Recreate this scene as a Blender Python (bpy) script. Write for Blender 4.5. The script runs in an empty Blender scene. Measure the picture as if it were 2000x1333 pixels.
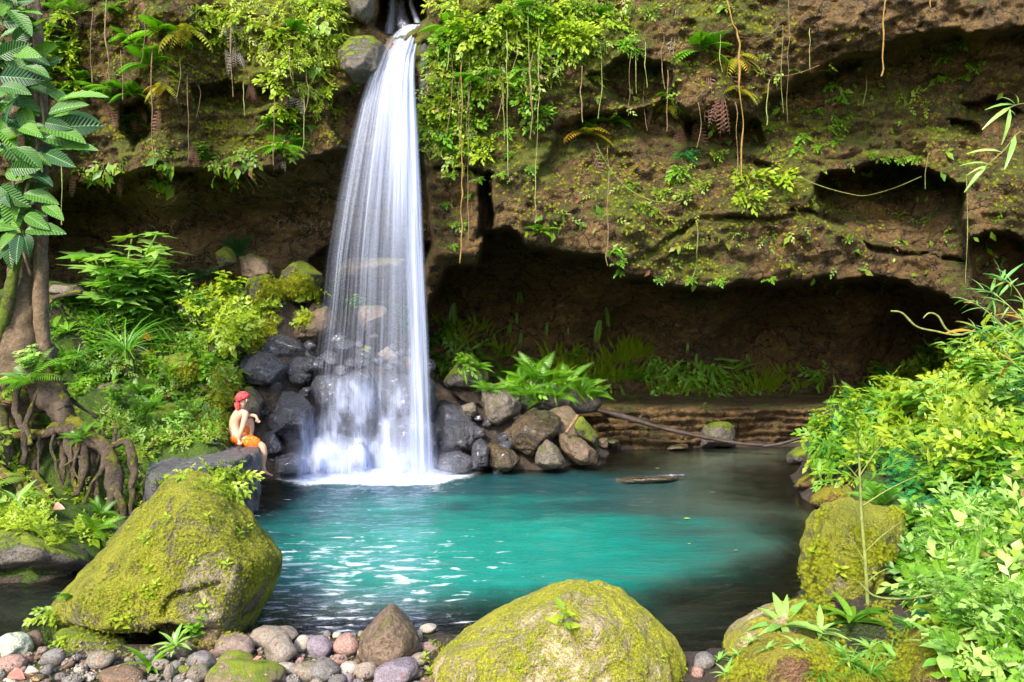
import bpy, bmesh, math, random
import numpy as np
from mathutils import Vector, Matrix
from mathutils.bvhtree import BVHTree
S = bpy.context.scene
C = S.collection
# ---------------------------------------------------------------- camera
F = 1556.0; CX = 1000.0; CY = 666.5; H = 2.35
cam = bpy.data.objects.new('camera', bpy.data.cameras.new('camera')); C.objects.link(cam)
cam.location = (0, 0, H); cam.rotation_euler = (math.radians(90), 0, 0)
cam.data.sensor_width = 36; cam.data.lens = 36 * F / 2000; cam.data.clip_end = 400; cam.data.clip_start = 0.05
S.camera = cam
# ---------------------------------------------------------------- light
SUN_EL = math.radians(40); SUN_AZ = math.radians(204)      # azimuth: clockwise from +Y (the view direction)
w = bpy.data.worlds.new('World'); S.world = w; w.use_nodes = True
nt = w.node_tree
sky = nt.nodes.new('ShaderNodeTexSky'); sky.sky_type = 'NISHITA'; sky.sun_disc = False
sky.sun_elevation = SUN_EL; sky.sun_rotation = SUN_AZ; sky.air_density = 1.0; sky.dust_density = 2.0; sky.ozone_density = 1.0
nt.links.new(sky.outputs[0], nt.nodes['Background'].inputs[0]); nt.nodes['Background'].inputs[1].default_value = 0.15
sun = bpy.data.objects.new('sun', bpy.data.lights.new('sun', 'SUN')); C.objects.link(sun)
sun.data.energy = 2.0; sun.data.angle = math.radians(9); sun.data.color = (1, 0.94, 0.82)
sd = Vector((math.sin(SUN_AZ) * math.cos(SUN_EL), math.cos(SUN_AZ) * math.cos(SUN_EL), math.sin(SUN_EL)))
sun.rotation_euler = sd.to_track_quat('Z', 'Y').to_euler(); sun.location = sd * 30
S.view_settings.view_transform = 'Standard'; S.view_settings.look = 'None'
S.view_settings.exposure = 1.85; S.view_settings.gamma = 1.0
S.render.engine = 'CYCLES'
cy = S.cycles
cy.max_bounces = 6; cy.diffuse_bounces = 3; cy.glossy_bounces = 2; cy.transmission_bounces = 4
cy.transparent_max_bounces = 24; cy.volume_bounces = 0; cy.caustics_reflective = False; cy.caustics_refractive = False
cy.use_denoising = True; cy.sample_clamp_indirect = 6
# ---------------------------------------------------------------- maths helpers
def W(px, py, d):
    return np.array([(px - CX) * d / F, d, H - (py - CY) * d / F])
def Wz(px, py, z):
    return W(px, py, (H - z) * F / (py - CY))
def _h(i, j, k, s):
    n = (i.astype(np.int64) * 374761393 + j.astype(np.int64) * 668265263 + k.astype(np.int64) * 1274126177 + s * 982451653) & 0xffffffff
    n = ((n ^ (n >> 13)) * 1274126177) & 0xffffffff
    return ((n ^ (n >> 16)) & 0xffff) / 65535.0
def vnoise(p, s=0):
    i = np.floor(p).astype(np.int64); f = p - i; f = f * f * (3 - 2 * f)
    x, y, z = f[:, 0], f[:, 1], f[:, 2]; a, b, c = i[:, 0], i[:, 1], i[:, 2]
    def L(u, v, t): return u + (v - u) * t
    return L(L(L(_h(a, b, c, s), _h(a + 1, b, c, s), x), L(_h(a, b + 1, c, s), _h(a + 1, b + 1, c, s), x), y),
             L(L(_h(a, b, c + 1, s), _h(a + 1, b, c + 1, s), x), L(_h(a, b + 1, c + 1, s), _h(a + 1, b + 1, c + 1, s), x), y), z) * 2 - 1
def fbm(p, oct=5, s=0, gain=0.5):
    r = np.zeros(len(p)); a = 1.0; q = np.array(p, float)
    for o in range(oct):
        r += a * vnoise(q + 17.3 * o, s + o); q = q * 2.03; a *= gain
    return r
def ridge(p, oct=4, s=0):
    r = np.zeros(len(p)); a = 1.0; q = np.array(p, float)
    for o in range(oct):
        r += a * (1 - 2 * np.abs(vnoise(q + 9.1 * o, s + o))); q = q * 2.1; a *= 0.5
    return r
def sstep(a, b, x):
    t = np.clip((x - a) / (b - a), 0, 1); return t * t * (3 - 2 * t)
def poly_sd(poly, X, Y):
    """signed distance to polygon, negative inside"""
    P = np.array(poly, float); n = len(P)
    d = np.full(X.shape, 1e18); ins = np.zeros(X.shape, bool)
    for i in range(n):
        a = P[i]; b = P[(i + 1) % n]; e = b - a
        wx = X - a[0]; wy = Y - a[1]
        t = np.clip((wx * e[0] + wy * e[1]) / (e @ e + 1e-12), 0, 1)
        d = np.minimum(d, (wx - e[0] * t) ** 2 + (wy - e[1] * t) ** 2)
        c = ((a[1] > Y) != (b[1] > Y)) & (X < (b[0] - a[0]) * (Y - a[1]) / ((b[1] - a[1]) if b[1] != a[1] else 1e-9) + a[0])
        ins ^= c
    d = np.sqrt(d); return np.where(ins, -d, d)
def line_d(pts, X, Y):
    d = np.full(X.shape, 1e18)
    P = np.array(pts, float)
    for a, b in zip(P[:-1], P[1:]):
        e = b - a; wx = X - a[0]; wy = Y - a[1]
        t = np.clip((wx * e[0] + wy * e[1]) / (e @ e + 1e-12), 0, 1)
        d = np.minimum(d, (wx - e[0] * t) ** 2 + (wy - e[1] * t) ** 2)
    return np.sqrt(d)
def shepard(ctrl, X, Y, power=3.0):
    """ctrl rows: x, y, v0, v1..."""
    c = np.array(ctrl, float); num = np.zeros(X.shape + (c.shape[1] - 2,)); den = np.zeros(X.shape)
    for r in c:
        wgt = 1.0 / (((X - r[0]) ** 2 + (Y - r[1]) ** 2) ** (power / 2) + 1e-6)
        den += wgt; num += wgt[..., None] * r[2:]
    return num / den[..., None]
# ---------------------------------------------------------------- object helpers
def tag(o, label=None, cat=None, group=None, kind=None):
    if label: o['label'] = label
    if cat: o['category'] = cat
    if group: o['group'] = group
    if kind: o['kind'] = kind
    return o
def mesh_np(name, V, faces, mats=(), attrs=None, smooth=True, loopn=None):
    """faces: (n,k) int array or list of arrays with different k"""
    if isinstance(faces, np.ndarray): faces = [faces]
    faces = [np.asarray(f) for f in faces if len(f)]
    me = bpy.data.meshes.new(name)
    V = np.ascontiguousarray(V, dtype=np.float32)
    me.vertices.add(len(V)); me.vertices.foreach_set('co', V.ravel())
    nl = sum(f.size for f in faces); nf = sum(len(f) for f in faces)
    me.loops.add(nl); me.polygons.add(nf)
    me.loops.foreach_set('vertex_index', np.concatenate([f.ravel() for f in faces]).astype(np.int32))
    tot = np.concatenate([np.full(len(f), f.shape[1], np.int32) for f in faces])
    st = np.concatenate([[0], np.cumsum(tot)[:-1]]).astype(np.int32)
    me.polygons.foreach_set('loop_start', st)
    me.polygons.foreach_set('use_smooth', np.full(nf, smooth))
    me.update(calc_edges=True)
    for m in (mats if isinstance(mats, (list, tuple)) else [mats]): me.materials.append(m)
    if attrs:
        for k, a in attrs.items():
            at = me.attributes.new(k, 'FLOAT', 'POINT'); at.data.foreach_set('value', np.asarray(a, np.float32))
    me.validate()
    return me
def obj(name, me, parent=None, loc=None):
    o = bpy.data.objects.new(name, me); C.objects.link(o)
    if parent: o.parent = parent
    if loc is not None: o.location = loc
    return o
def grid_faces(nu, nv):
    i = np.arange(nv - 1)[:, None] * nu + np.arange(nu - 1)[None, :]
    i = i.ravel(); return np.stack([i, i + 1, i + nu + 1, i + nu], 1)
# ---------------------------------------------------------------- node helper
class N:
    def __init__(s, name):
        s.m = bpy.data.materials.new(name); s.m.use_nodes = True; s.t = s.m.node_tree
        for n in list(s.t.nodes): s.t.nodes.remove(n)
        s.out = s.t.nodes.new('ShaderNodeOutputMaterial')
    def n(s, typ, ins=None, **kw):
        nd = s.t.nodes.new('ShaderNode' + typ)
        for k, v in kw.items(): setattr(nd, k, v)
        for k, v in (ins or {}).items(): s.set(nd, k, v)
        return nd
    def set(s, nd, k, v):
        sk = nd.inputs[k]
        if isinstance(v, bpy.types.NodeSocket): s.t.links.new(v, sk)
        elif isinstance(v, bpy.types.Node): s.t.links.new(v.outputs[0], sk)
        elif isinstance(v, (tuple, list)): sk.default_value = (*v, 1.0) if (len(v) == 3 and sk.type == 'RGBA') else v
        else: sk.default_value = v
    def math(s, op, a, b=0.0, clamp=False):
        return s.n('Math', {0: a, 1: b}, operation=op, use_clamp=clamp).outputs[0]
    def mix(s, f, a, b, blend='MIX'):
        nd = s.t.nodes.new('ShaderNodeMix'); nd.data_type = 'RGBA'; nd.blend_type = blend
        s.set(nd, 0, f); s.set(nd, 6, a); s.set(nd, 7, b); return nd.outputs[2]
    def ramp(s, f, a, b, x0=0.0, x1=1.0):
        """smooth map x0..x1 -> a..b"""
        nd = s.n('MapRange', {0: f, 1: a, 2: b, 3: x0, 4: x1}, interpolation_type='SMOOTHSTEP'); return nd.outputs[0]
    def noise(s, co, scale, det=4, rough=0.55, dist=0.0, out=0):
        return s.n('TexNoise', {'Vector': co, 'Scale': scale, 'Detail': det, 'Roughness': rough, 'Distortion': dist}).outputs[out]
    def attr(s, name): return s.n('Attribute', attribute_name=name).outputs['Fac']
    def objco(s, jitter=True):
        tc = s.n('TexCoord').outputs['Object']
        if not jitter: return tc
        r = s.n('ObjectInfo').outputs['Random']
        return s.n('VectorMath', {0: tc, 1: s.n('CombineXYZ', {0: s.math('MULTIPLY', r, 37.0), 1: s.math('MULTIPLY', r, 91.0), 2: s.math('MULTIPLY', r, 13.0)}).outputs[0]}, operation='ADD').outputs[0]
def rock_mat(name, c1, c2, c3, moss1=(0.20, 0.24, 0.012), moss2=(0.06, 0.10, 0.008), amt=0.5, up=0.5, rough=0.75, scale=1.0, bump=0.6, mossattr=False, spec=0.4, lich=0.0, coat=0.0, crack=0.0):
    n = N(name); co = n.objco(not mossattr)
    na = n.noise(co, 1.3 * scale, 6, 0.62); nb = n.noise(co, 7 * scale, 6, 0.65); nc = n.noise(co, 38 * scale, 4, 0.7); nd = n.noise(co, 130 * scale, 2, 0.7)
    rockc = n.mix(n.ramp(na, 0.35, 0.65), c1, c2)
    rockc = n.mix(n.ramp(nb, 0.45, 0.7), rockc, c3)
    rockc = n.mix(n.math('MULTIPLY', n.ramp(nc, 0.4, 0.72), 0.55), rockc, tuple(min(1, x * 2.1) for x in c1))
    rockc = n.mix(n.math('MULTIPLY', n.ramp(nc, 0.52, 0.3), 0.6), rockc, tuple(x * 0.3 for x in c2))
    if lich:
        vor = n.noise(co, 16 * scale, 3, 0.5)
        rockc = n.mix(n.math('MULTIPLY', n.ramp(vor, 0.58, 0.66), lich), rockc, (0.42, 0.42, 0.34))
    ck = None
    if crack:
        wc = n.n('VectorMath', {0: co, 1: n.n('VectorMath', {0: n.noise(co, 2.2, 4, .6, out=1), 1: (.9, .9, .9)}, operation='MULTIPLY').outputs[0]}, operation='ADD').outputs[0]
        v1 = n.n('TexVoronoi', {'Vector': n.n('Mapping', {'Vector': wc, 'Scale': (.8, .8, 1.5)}).outputs[0], 'Scale': 1.5 * crack}, feature='DISTANCE_TO_EDGE').outputs['Distance']
        v2 = n.n('TexVoronoi', {'Vector': n.n('Mapping', {'Vector': wc, 'Scale': (1, 1, 2.2)}).outputs[0], 'Scale': 5.5 * crack}, feature='DISTANCE_TO_EDGE').outputs['Distance']
        ck = n.math('MULTIPLY', n.ramp(v1, 0.0, .05), n.math('ADD', .5, n.math('MULTIPLY', .5, n.ramp(v2, 0.0, .06))))
        rockc = n.mix(n.math('SUBTRACT', 1.0, ck), rockc, tuple(x * .25 for x in c2))
        rockc = n.mix(n.math('MULTIPLY', n.ramp(n.noise(n.n('Mapping', {'Vector': co, 'Scale': (5, 5, .6)}).outputs[0], 1.2, 4, .6), .5, .68), .5), rockc, tuple(x * .35 for x in c1))
    geo = n.n('NewGeometry'); nz = n.n('SeparateXYZ', {0: geo.outputs['Normal']}).outputs[2]
    m = n.math('ADD', n.math('MULTIPLY', nz, up), n.math('ADD', n.math('MULTIPLY', n.math('SUBTRACT', nb, 0.5), 1.5), n.math('MULTIPLY', n.math('SUBTRACT', na, 0.5), 1.8)))
    m = n.math('ADD', m, n.math('MULTIPLY', n.math('SUBTRACT', nc, 0.5), 0.7))
    base = n.math('ADD', n.attr('moss'), amt - 1.0) if mossattr else (amt - 0.5)
    m = n.math('ADD', m, base if not isinstance(base, float) else base)
    mask = n.ramp(m, -0.08, 0.28)
    ne = n.noise(co, 3.1 * scale, 5, 0.6, out=0)
    mossc = n.mix(n.ramp(n.math('ADD', n.math('MULTIPLY', nc, 0.5), n.math('MULTIPLY', ne, 0.5)), 0.4, 0.6), moss2, moss1)
    mossc = n.mix(n.math('MULTIPLY', n.ramp(nd, 0.45, 0.75), 0.7), mossc, tuple(min(0.8, x * 1.7) for x in moss1))
    mossc = n.mix(n.math('MULTIPLY', n.ramp(nd, 0.5, 0.3), 0.7), mossc, tuple(x * 0.4 for x in moss2))
    col = n.mix(mask, rockc, mossc)
    hgt = n.math('ADD', n.math('MULTIPLY', nb, 0.5), n.math('MULTIPLY', nc, 0.22))
    hm = n.math('ADD', hgt, n.math('MULTIPLY', mask, n.math('ADD', 0.10, n.math('MULTIPLY', n.math('ADD', nd, nc), 0.30))))
    if ck is not None: hm = n.math('ADD', hm, n.math('MULTIPLY', ck, .12))
    bp = n.n('Bump', {'Strength': bump, 'Distance': 0.20 / scale, 'Height': hm})
    rg = n.ramp(mask, 0, 1, rough, 0.9)
    b = n.n('BsdfPrincipled', {'Base Color': col, 'Roughness': rg, 'Normal': bp, 'Specular IOR Level': spec})
    if coat:
        b.inputs['Coat Weight'].default_value = coat; b.inputs['Coat Roughness'].default_value = 0.12
    n.t.links.new(b.outputs[0], n.out.inputs[0]); return n.m
def leaf_mat(name, dark, light, trans=0.35, rough=0.45, var=0.5, spec=0.5, third=None):
    """leaves: per-leaf attribute 'rnd', object random; thin translucent sheet"""
    n = N(name); r = n.attr('rnd'); o = n.n('ObjectInfo').outputs['Random']
    f = n.math('ADD', n.math('MULTIPLY', r, 0.75), n.math('MULTIPLY', o, 0.25))
    col = n.mix(f, dark, light)
    if third is not None:
        col = n.mix(n.ramp(n.math('FRACT', n.math('MULTIPLY', r, 7.31)), 0.86, 0.95), col, third)
    tc = n.n('TexCoord').outputs['Object']
    col = n.mix(n.math('MULTIPLY', n.ramp(n.noise(tc, 22, 3), 0.4, 0.7), 0.25), col, tuple(x * 0.45 for x in dark))
    b = n.n('BsdfPrincipled', {'Base Color': col, 'Roughness': rough, 'Specular IOR Level': spec})
    bc = n.mix(1.0, col, (0.85, 1.0, 0.35), 'MULTIPLY')
    bt = n.mix(1.0, bc, (1.5, 1.5, 1.2), 'MULTIPLY')
    t = n.n('BsdfTranslucent', {'Color': bt})
    mx = n.n('MixShader', {0: trans, 1: b.outputs[0], 2: t.outputs[0]})
    n.t.links.new(mx.outputs[0], n.out.inputs[0]); return n.m
def plain_mat(name, col, rough=0.7, spec=0.4, c2=None, scale=20, bump=0.0, sss=0.0):
    n = N(name); co = n.objco(False); nz = n.noise(co, scale, 4)
    c = n.mix(n.ramp(nz, 0.35, 0.65), col, c2 or tuple(x * 0.7 for x in col))
    b = n.n('BsdfPrincipled', {'Base Color': c, 'Roughness': rough, 'Specular IOR Level': spec})
    if bump: n.set(b, 'Normal', n.n('Bump', {'Strength': bump, 'Distance': 0.02, 'Height': nz}))
    if sss: b.inputs['Subsurface Weight'].default_value = sss; b.inputs['Subsurface Radius'].default_value = (0.03, 0.01, 0.005)
    n.t.links.new(b.outputs[0], n.out.inputs[0]); return n.m
M = {}
BV, BF = [], []          # collision soup for placing things on surfaces
_bo = [0]
def solid(V, Fq):
    V = np.asarray(V, float)
    for f in (Fq if isinstance(Fq, list) else [Fq]):
        BF.append(np.asarray(f) + _bo[0])
    BV.append(V); _bo[0] += len(V)
BVH = [None]
def build_bvh():
    V = np.concatenate(BV); fs = []
    for f in BF: fs.extend(f.tolist())
    BVH[0] = BVHTree.FromPolygons(V.tolist(), fs)
def hit(px, py, far=60):
    d = Vector(((px - CX) / F, 1.0, -(py - CY) / F)).normalized()
    loc, nrm, idx, dist = BVH[0].ray_cast(Vector((0, 0, H)), d, far)
    if loc is None: return None, None
    if nrm.dot(d) > 0: nrm = -nrm
    return np.array(loc), np.array(nrm)
# ================================================================ THE SETTING
M['cliff'] = rock_mat('cliff_rock', (0.155, 0.090, 0.028), (0.062, 0.038, 0.018), (0.21, 0.125, 0.040), moss1=(0.22, 0.22, 0.013), moss2=(0.05, 0.075, 0.010),
                      amt=0.46, up=0.35, mossattr=True, bump=1.0, rough=0.8, crack=1.0)
M['soil'] = rock_mat('soil', (0.055, 0.038, 0.027), (0.030, 0.022, 0.016), (0.085, 0.062, 0.045), moss1=(0.13, 0.22, 0.012), moss2=(0.035, 0.08, 0.008), amt=0.5, up=0.2, mossattr=True, bump=1.0, rough=0.95)
# ---- cliff: a rock wall sampled finely, with real undercuts
du = 4.2
U = np.arange(-760, 2760 + du, du); Vv = np.concatenate([np.arange(-420, -60, 12.0), np.arange(-60, 965, du)])
UU, VV = np.meshgrid(U, Vv)
cd = [(-700,-300,13.5),(-700,300,12.5),(-700,900,12.5),(0,0,13.2),(0,300,13.4),(0,600,15.3),(0,900,15.5),
      (300,0,13.2),(300,150,13.4),(300,300,13.8),(520,0,13.6),(520,150,13.7),(520,300,14.0),(640,0,14.0),(640,250,14.2),
      (200,500,15.6),(450,500,15.7),(600,450,15.7),(760,450,15.7),(300,700,16.5),(760,700,16.0),(760,900,16.4),
      (700,100,14.4),(760,0,14.6),(760,200,14.8),(850,100,14.2),(850,300,14.7),(880,450,15.3),(900,600,16.6),
      (1000,0,13.9),(1000,150,14.1),(1000,300,14.5),(1000,420,14.7),(1150,100,14.0),(1200,300,14.6),(1200,470,14.5),(1400,0,13.7),(1400,150,14.0),
      (1400,300,14.7),(1400,450,14.7),(1400,540,14.9),(1650,0,13.5),(1650,200,14.3),(1650,300,14.5),(1700,420,15.0),(1700,530,15.1),(1900,0,13.0),
      (1900,250,13.9),(1900,420,13.9),(1900,580,14.4),(2300,0,12.0),(2300,400,12.6),(2300,700,14),(2700,300,10.5),(2700,900,10.5),
      (1000,650,17.0),(1200,700,17.3),(1500,700,17.6),(1800,700,18.0),(1100,880,17.6),(1500,880,17.8),(1800,880,17.5)]
D = shepard(cd, UU, VV, 3.2)[..., 0]
wu = UU + 10 * fbm(np.stack([UU.ravel() / 60, VV.ravel() / 60, 0 * UU.ravel()], 1), 3, 5).reshape(UU.shape)
wv = VV + 9 * fbm(np.stack([UU.ravel() / 50, VV.ravel() / 50, 0 * UU.ravel() + 7], 1), 4, 9).reshape(UU.shape)
def hollow(poly, push, soft, decay=None):
    global D
    s = poly_sd(poly, wu, wv); a = sstep(soft * 0.4, -soft * 0.6, s)
    if decay: a = a * (1 - sstep(decay[0], decay[1], wv))
    D = D + push * a
hollow([(935,520),(950,463),(1000,453),(1040,482),(1110,495),(1180,507),(1225,543),(1310,557),(1360,562),(1450,550),(1540,556),(1600,545),(1700,540),(1765,548),(1820,575),(1880,600),(1960,645),(2150,690),(2800,700),(2800,1100),(830,1100),(838,600),(880,522)], 3.3, 12)
hollow([(-900,460),(40,440),(90,385),(180,350),(250,350),(300,326),(400,336),(450,345),(520,330),(580,318),(650,300),(700,292),(838,300),(842,1100),(-900,1100)], 0.9, 12)
hollow([(600,505),(650,465),(720,458),(830,475),(836,1100),(600,1100)], 1.3, 10)
hollow([(1590,372),(1600,345),(1640,325),(1700,316),(1780,325),(1850,345),(1888,365),(1889,545),(1830,500),(1700,470),(1600,430)], 1.9, 9, (330, 560))
hollow([(1893,470),(1930,453),(1975,450),(2010,468),(2100,480),(2100,640),(1960,610),(1893,560)], 1.1, 9)
hollow([(1050,330),(1090,250),(1140,225),(1250,215),(1320,190),(1400,262),(1490,215),(1560,150),(1660,105),(1800,70),(1930,62),(2100,60),(2100,330),(1500,420),(1050,430)], 0.75, 16, (140, 460))
hollow([(728,-80),(822,-80),(836,40),(800,62),(770,68),(735,50)], 2.2, 10)
hollow([(690,165),(740,150),(760,240),(700,300),(660,290),(640,200)], 0.55, 10)
hollow([(940,350),(958,340),(970,420),(955,470),(935,470)], 0.9, 8)
hollow([(370,170),(440,160),(540,175),(560,200),(470,215),(380,215)], 0.5, 14)
hollow([(240,200),(290,190),(300,250),(260,300),(235,260)], 0.5, 12)
hollow([(1150,160),(1210,120),(1300,130),(1330,190),(1230,205)], 0.6, 18)
hollow([(1340,230),(1400,210),(1480,240),(1500,290),(1430,300),(1350,270)], 0.5, 14)
hollow([(1880,195),(1950,190),(2000,220),(1960,245),(1890,230)], 0.45, 10)
hollow([(1850,235),(1900,240),(1910,270),(1860,262)], 0.35, 8)
for ln, wd, dp in [([(1540,400),(1640,445),(1672,462),(1700,482),(1760,497),(1875,506)], 4, .35), ([(1672,462),(1672,500)], 3, .2),
                   ([(1330,460),(1380,430),(1500,430),(1560,415),(1600,395)], 7, .25), ([(960,350),(962,460)], 5, .5), ([(90,460),(140,440),(200,470),(210,520)], 4, .15),
                   ([(1600,310),(1700,290),(1800,300)], 4, .1), ([(1240,250),(1400,290),(1500,330)], 8, .2), ([(860,330),(940,345)], 6, .3),
                   ([(1500,200),(1600,170),(1680,120)], 5, .15), ([(1200,545),(1300,480),(1340,455)], 6, .2), ([(880,740),(1100,735),(1300,745),(1600,742)], 5, .25)]:
    d = line_d(ln, wu, wv); D = D + dp * np.exp(-(d / wd) ** 2)
# dark arch shaped bulges / strata
P = np.stack([(UU - CX) * D / F, D, H - (VV - CY) * D / F], -1).reshape(-1, 3)
q = P * np.array([0.55, 0.5, 0.8])
D1 = D.ravel() + 0.26 * fbm(q, 5, 21) - 0.10 * ridge(q * 2.0, 3, 31) + 0.05 * fbm(P * 6, 3, 44) - 0.05 * ridge(P * np.array([3.2, 3, 5.5]) + 3, 3, 51) + 0.035 * fbm(P * 14, 3, 47) - 0.03 * ridge(P * np.array([1.4, 1.4, 7.5]) + 3, 2, 57)
low = sstep(770, 800, VV.ravel()) * sstep(900, 1000, UU.ravel())       # layered ledge behind the pool
D1 -= low * (0.55 + 2.35 * sstep(1000, 1120, UU.ravel()) * sstep(1750, 1600, UU.ravel()))
D1 += low * 0.09 * np.sin(P[:, 2] * 34 + 2 * fbm(P * 1.2, 3, 77))
D = D1.reshape(UU.shape)
top = sstep(-60, -420, VV); D = D + top * top * 30
wall_flat = sstep(20, -30, poly_sd([(240,400),(620,350),(640,470),(560,540),(240,520)], UU, VV))
P = np.stack([(UU - CX) * D / F, D, H - (VV - CY) * D / F], -1).reshape(-1, 3)
mc = [(0,0,.5),(300,100,.62),(300,250,.62),(250,330,.6),(520,60,.95),(620,120,1.0),(480,250,.85),(560,290,.7),(660,60,1.25),(700,120,.2),(760,30,.1),(690,250,.3),
      (300,450,.05),(500,430,.0),(600,400,.0),(400,520,.15),(200,450,.05),(720,500,.0),(730,700,.1),(860,100,1.25),(870,220,1.1),(1000,60,1.2),(1000,230,.8),(1050,280,.75),(900,420,.45),
      (960,200,.8),(1150,80,1.0),(1250,80,.7),(1250,200,.5),(1150,330,.45),(1000,420,.3),(1200,430,.65),(1100,470,.6),(1250,300,.4),(1300,480,.8),(1400,60,.65),(1400,200,.45),
      (1350,350,.5),(1450,400,.65),(1400,520,.8),(1500,300,.6),(1550,350,.95),(1500,480,.5),(1600,150,.5),(1600,60,.3),(1700,60,.15),(1650,230,.75),(1750,180,.7),(1850,120,.55),(1700,280,.75),(1850,280,.6),
      (1800,60,.1),(1950,30,.1),(1950,150,.3),(1950,300,.5),(1950,400,.6),(1750,420,.1),(1750,470,.1),(1600,500,.4),(1800,540,.35),(1900,580,.4),(1250,600,.15),(1500,650,.0),
      (1000,600,.3),(900,620,.35),(1100,680,.2),(1300,800,.15),(1500,850,.1),(1700,700,.0),(2200,300,.4),(-400,300,.5)]
moss = shepard(mc, UU, VV, 3.0)[..., 0].ravel() * 0.9 + 0.03
me = mesh_np('cliff', P, grid_faces(len(U), len(Vv))[:, ::-1], M['cliff'], {'moss': moss})
solid(P, grid_faces(len(U), len(Vv)))
cliff = obj('cliff', me); tag(cliff, kind='structure')
# ---- ground: one sheet, pool basin sunk into it
pool_px = [(-900,1090),(0,1140),(60,1145),(160,1112),(240,1085),(330,1050),(480,1000),(500,985),(505,940),(560,934),(620,915),(750,905),(860,905),(930,918),(1040,918),(1180,905),
           (1190,880),(1250,876),(1400,873),(1560,872),(1600,890),(1545,930),(1570,975),(1640,1010),(1605,1060),(1570,1150),(1500,1215),(1430,1262),(1350,1278),
           (1200,1262),(1000,1245),(820,1236),(600,1240),(480,1262),(200,1262),(80,1262),(0,1245),(-900,1300)]
pool = [tuple(Wz(x, y, 0.0)[:2]) for x, y in pool_px]
gx = np.concatenate([np.linspace(-90, -14, 14)[:-1], np.linspace(-14, -8.5, 24)[:-1], np.arange(-8.5, 8.5, 0.07), np.linspace(8.5, 14, 24), np.linspace(14, 90, 14)[1:]])
gy = np.concatenate([np.linspace(-80, -6, 14)[:-1], np.linspace(-6, 3.6, 30)[:-1], np.arange(3.6, 19, 0.07), np.linspace(19, 90, 20)])
GX, GY = np.meshgrid(gx, gy)
gc = [(100,890,11.2),(460,850,13.4),(360,858,13.2),(100,556,15.2),(300,545,15.4),(450,560,15.2),(540,580,15.3),(300,700,14.2),(200,760,13.4),(400,720,14.2),(330,800,13.5),(440,800,13.6),
      (620,600,15.3),(600,680,14.8),(560,760,14.4),(520,860,13.9),(700,680,15.2),(700,800,14.8),(850,760,15.3),(60,720,10.8),(-60,700,10.5),(100,860,10.6),(60,960,9.6),(150,990,9.6),(230,1020,9.6),
      (0,1000,9.0),(-200,800,9.5),(200,880,11.5),(-500,700,10),(150,640,14.2),(20,640,13.5),(960,800,15.6),(1050,840,15.6),(1130,860,15.6)]
ctrl = [tuple(W(*g)) for g in gc]
ctrl += [(x, y, z) for x, y, z in [(0,5.4,.02),(-2,5.6,.03),(2,5.3,.04),(-4,5.6,.05),(0,4.2,.15),(-3,4,.2),(3,4.2,.3),(0,2,.4),(0,0,.7),(-4,1,.7),(4,1,.8),(3.4,5.4,.2),(3.6,6.5,.25),(4.3,6,.7),
      (5.5,6,1.2),(4.4,8,.75),(5.5,8.5,1.2),(5.2,10.5,.8),(6.5,10.5,1.5),(6.6,13,1.1),(8,12,2.6),(8,8,2.8),(7,5,2.2),(4.6,4,1.0),(3,17.6,.08),(6,17.7,.1),(0,16.6,.3),(9,17,.6),
      (-7,6.4,.3),(-9,7,1),(-8,4,1),(-10,11,3.5),(-13,8,6),(-16,3,8),(-22,0,10),(-16,-12,5),(0,-16,3),(0,-8,1.5),(-8,-5,2.5),(8,-5,2.5),(16,-12,5),(22,0,10),(14,5,7),(12,10,6),(16,16,7),(-14,14,5),  # unseen hills behind the camera, heights set to hold back low sky light
      (0,-40,7),(40,0,14),(-40,0,14),(0,24,1),(0,60,10),(60,60,14),(-60,60,14),(-60,-60,9),(60,-60,9)]]
Z = shepard(ctrl, GX, GY, 3.4)[..., 0]
sd_ = poly_sd(pool, GX, GY)
Pn = np.stack([GX.ravel(), GY.ravel(), 0 * GX.ravel()], 1)
nz1 = fbm(Pn * 1.1, 5, 3).reshape(GX.shape); nz2 = fbm(Pn * 4.5, 4, 8).reshape(GX.shape)
near = sstep(40, 14, np.hypot(GX, GY - 8))
Z = Z + near * (0.10 * nz1 + 0.045 * nz2) * sstep(0, 0.5, sd_) * sstep(3.8, 9, GY + 3 * (np.abs(GX) > 3.2)) + 0.012 * nz2 * near
dist = np.abs(sd_)
lake_d = -(1.9 * sstep(0, 3.4, dist + 0.35 * nz1) * 0.9 + 0.14 * sstep(0, .5, dist))
# shallows: right shore, near the far wall, and left stream
shal = np.maximum.reduce([sstep(2.6, 0.6, np.hypot((GX - 3.2) / 1.3, (GY - 14.2) / 2.4)), sstep(2.0, 0.5, np.hypot((GX - 1.6) / 2.2, (GY - 6.6) / 1.3)), sstep(-3.2, -4.6, GX) * sstep(10.5, 8.5, GY)])
lake_d = lake_d * (1 - 0.62 * shal) + 0.08 * nz1 * sstep(0.3, 1.5, dist) + 0.05 * nz2 * sstep(.3, 1, dist)
Z = Z - 0.09 * (np.abs(GX) < 3.6) * sstep(4.2, 4.8, GY) * sstep(7.2, 6.5, GY)
Zout = 0.02 + (Z - 0.02) * sstep(0.0, 0.55, sd_)
Z = np.where(sd_ < 0, np.minimum(lake_d, -0.02), np.maximum(Zout, 0.008 + 0.02 * sstep(0, .3, sd_)))
Gp = np.stack([GX.ravel(), GY.ravel(), Z.ravel()], 1)
Z += near * 0.05 * fbm(Pn * 9, 3, 71).reshape(GX.shape) * (sd_ > .1) * (GY > 6.5)
Gp[:, 2] = Z.ravel()
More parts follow.
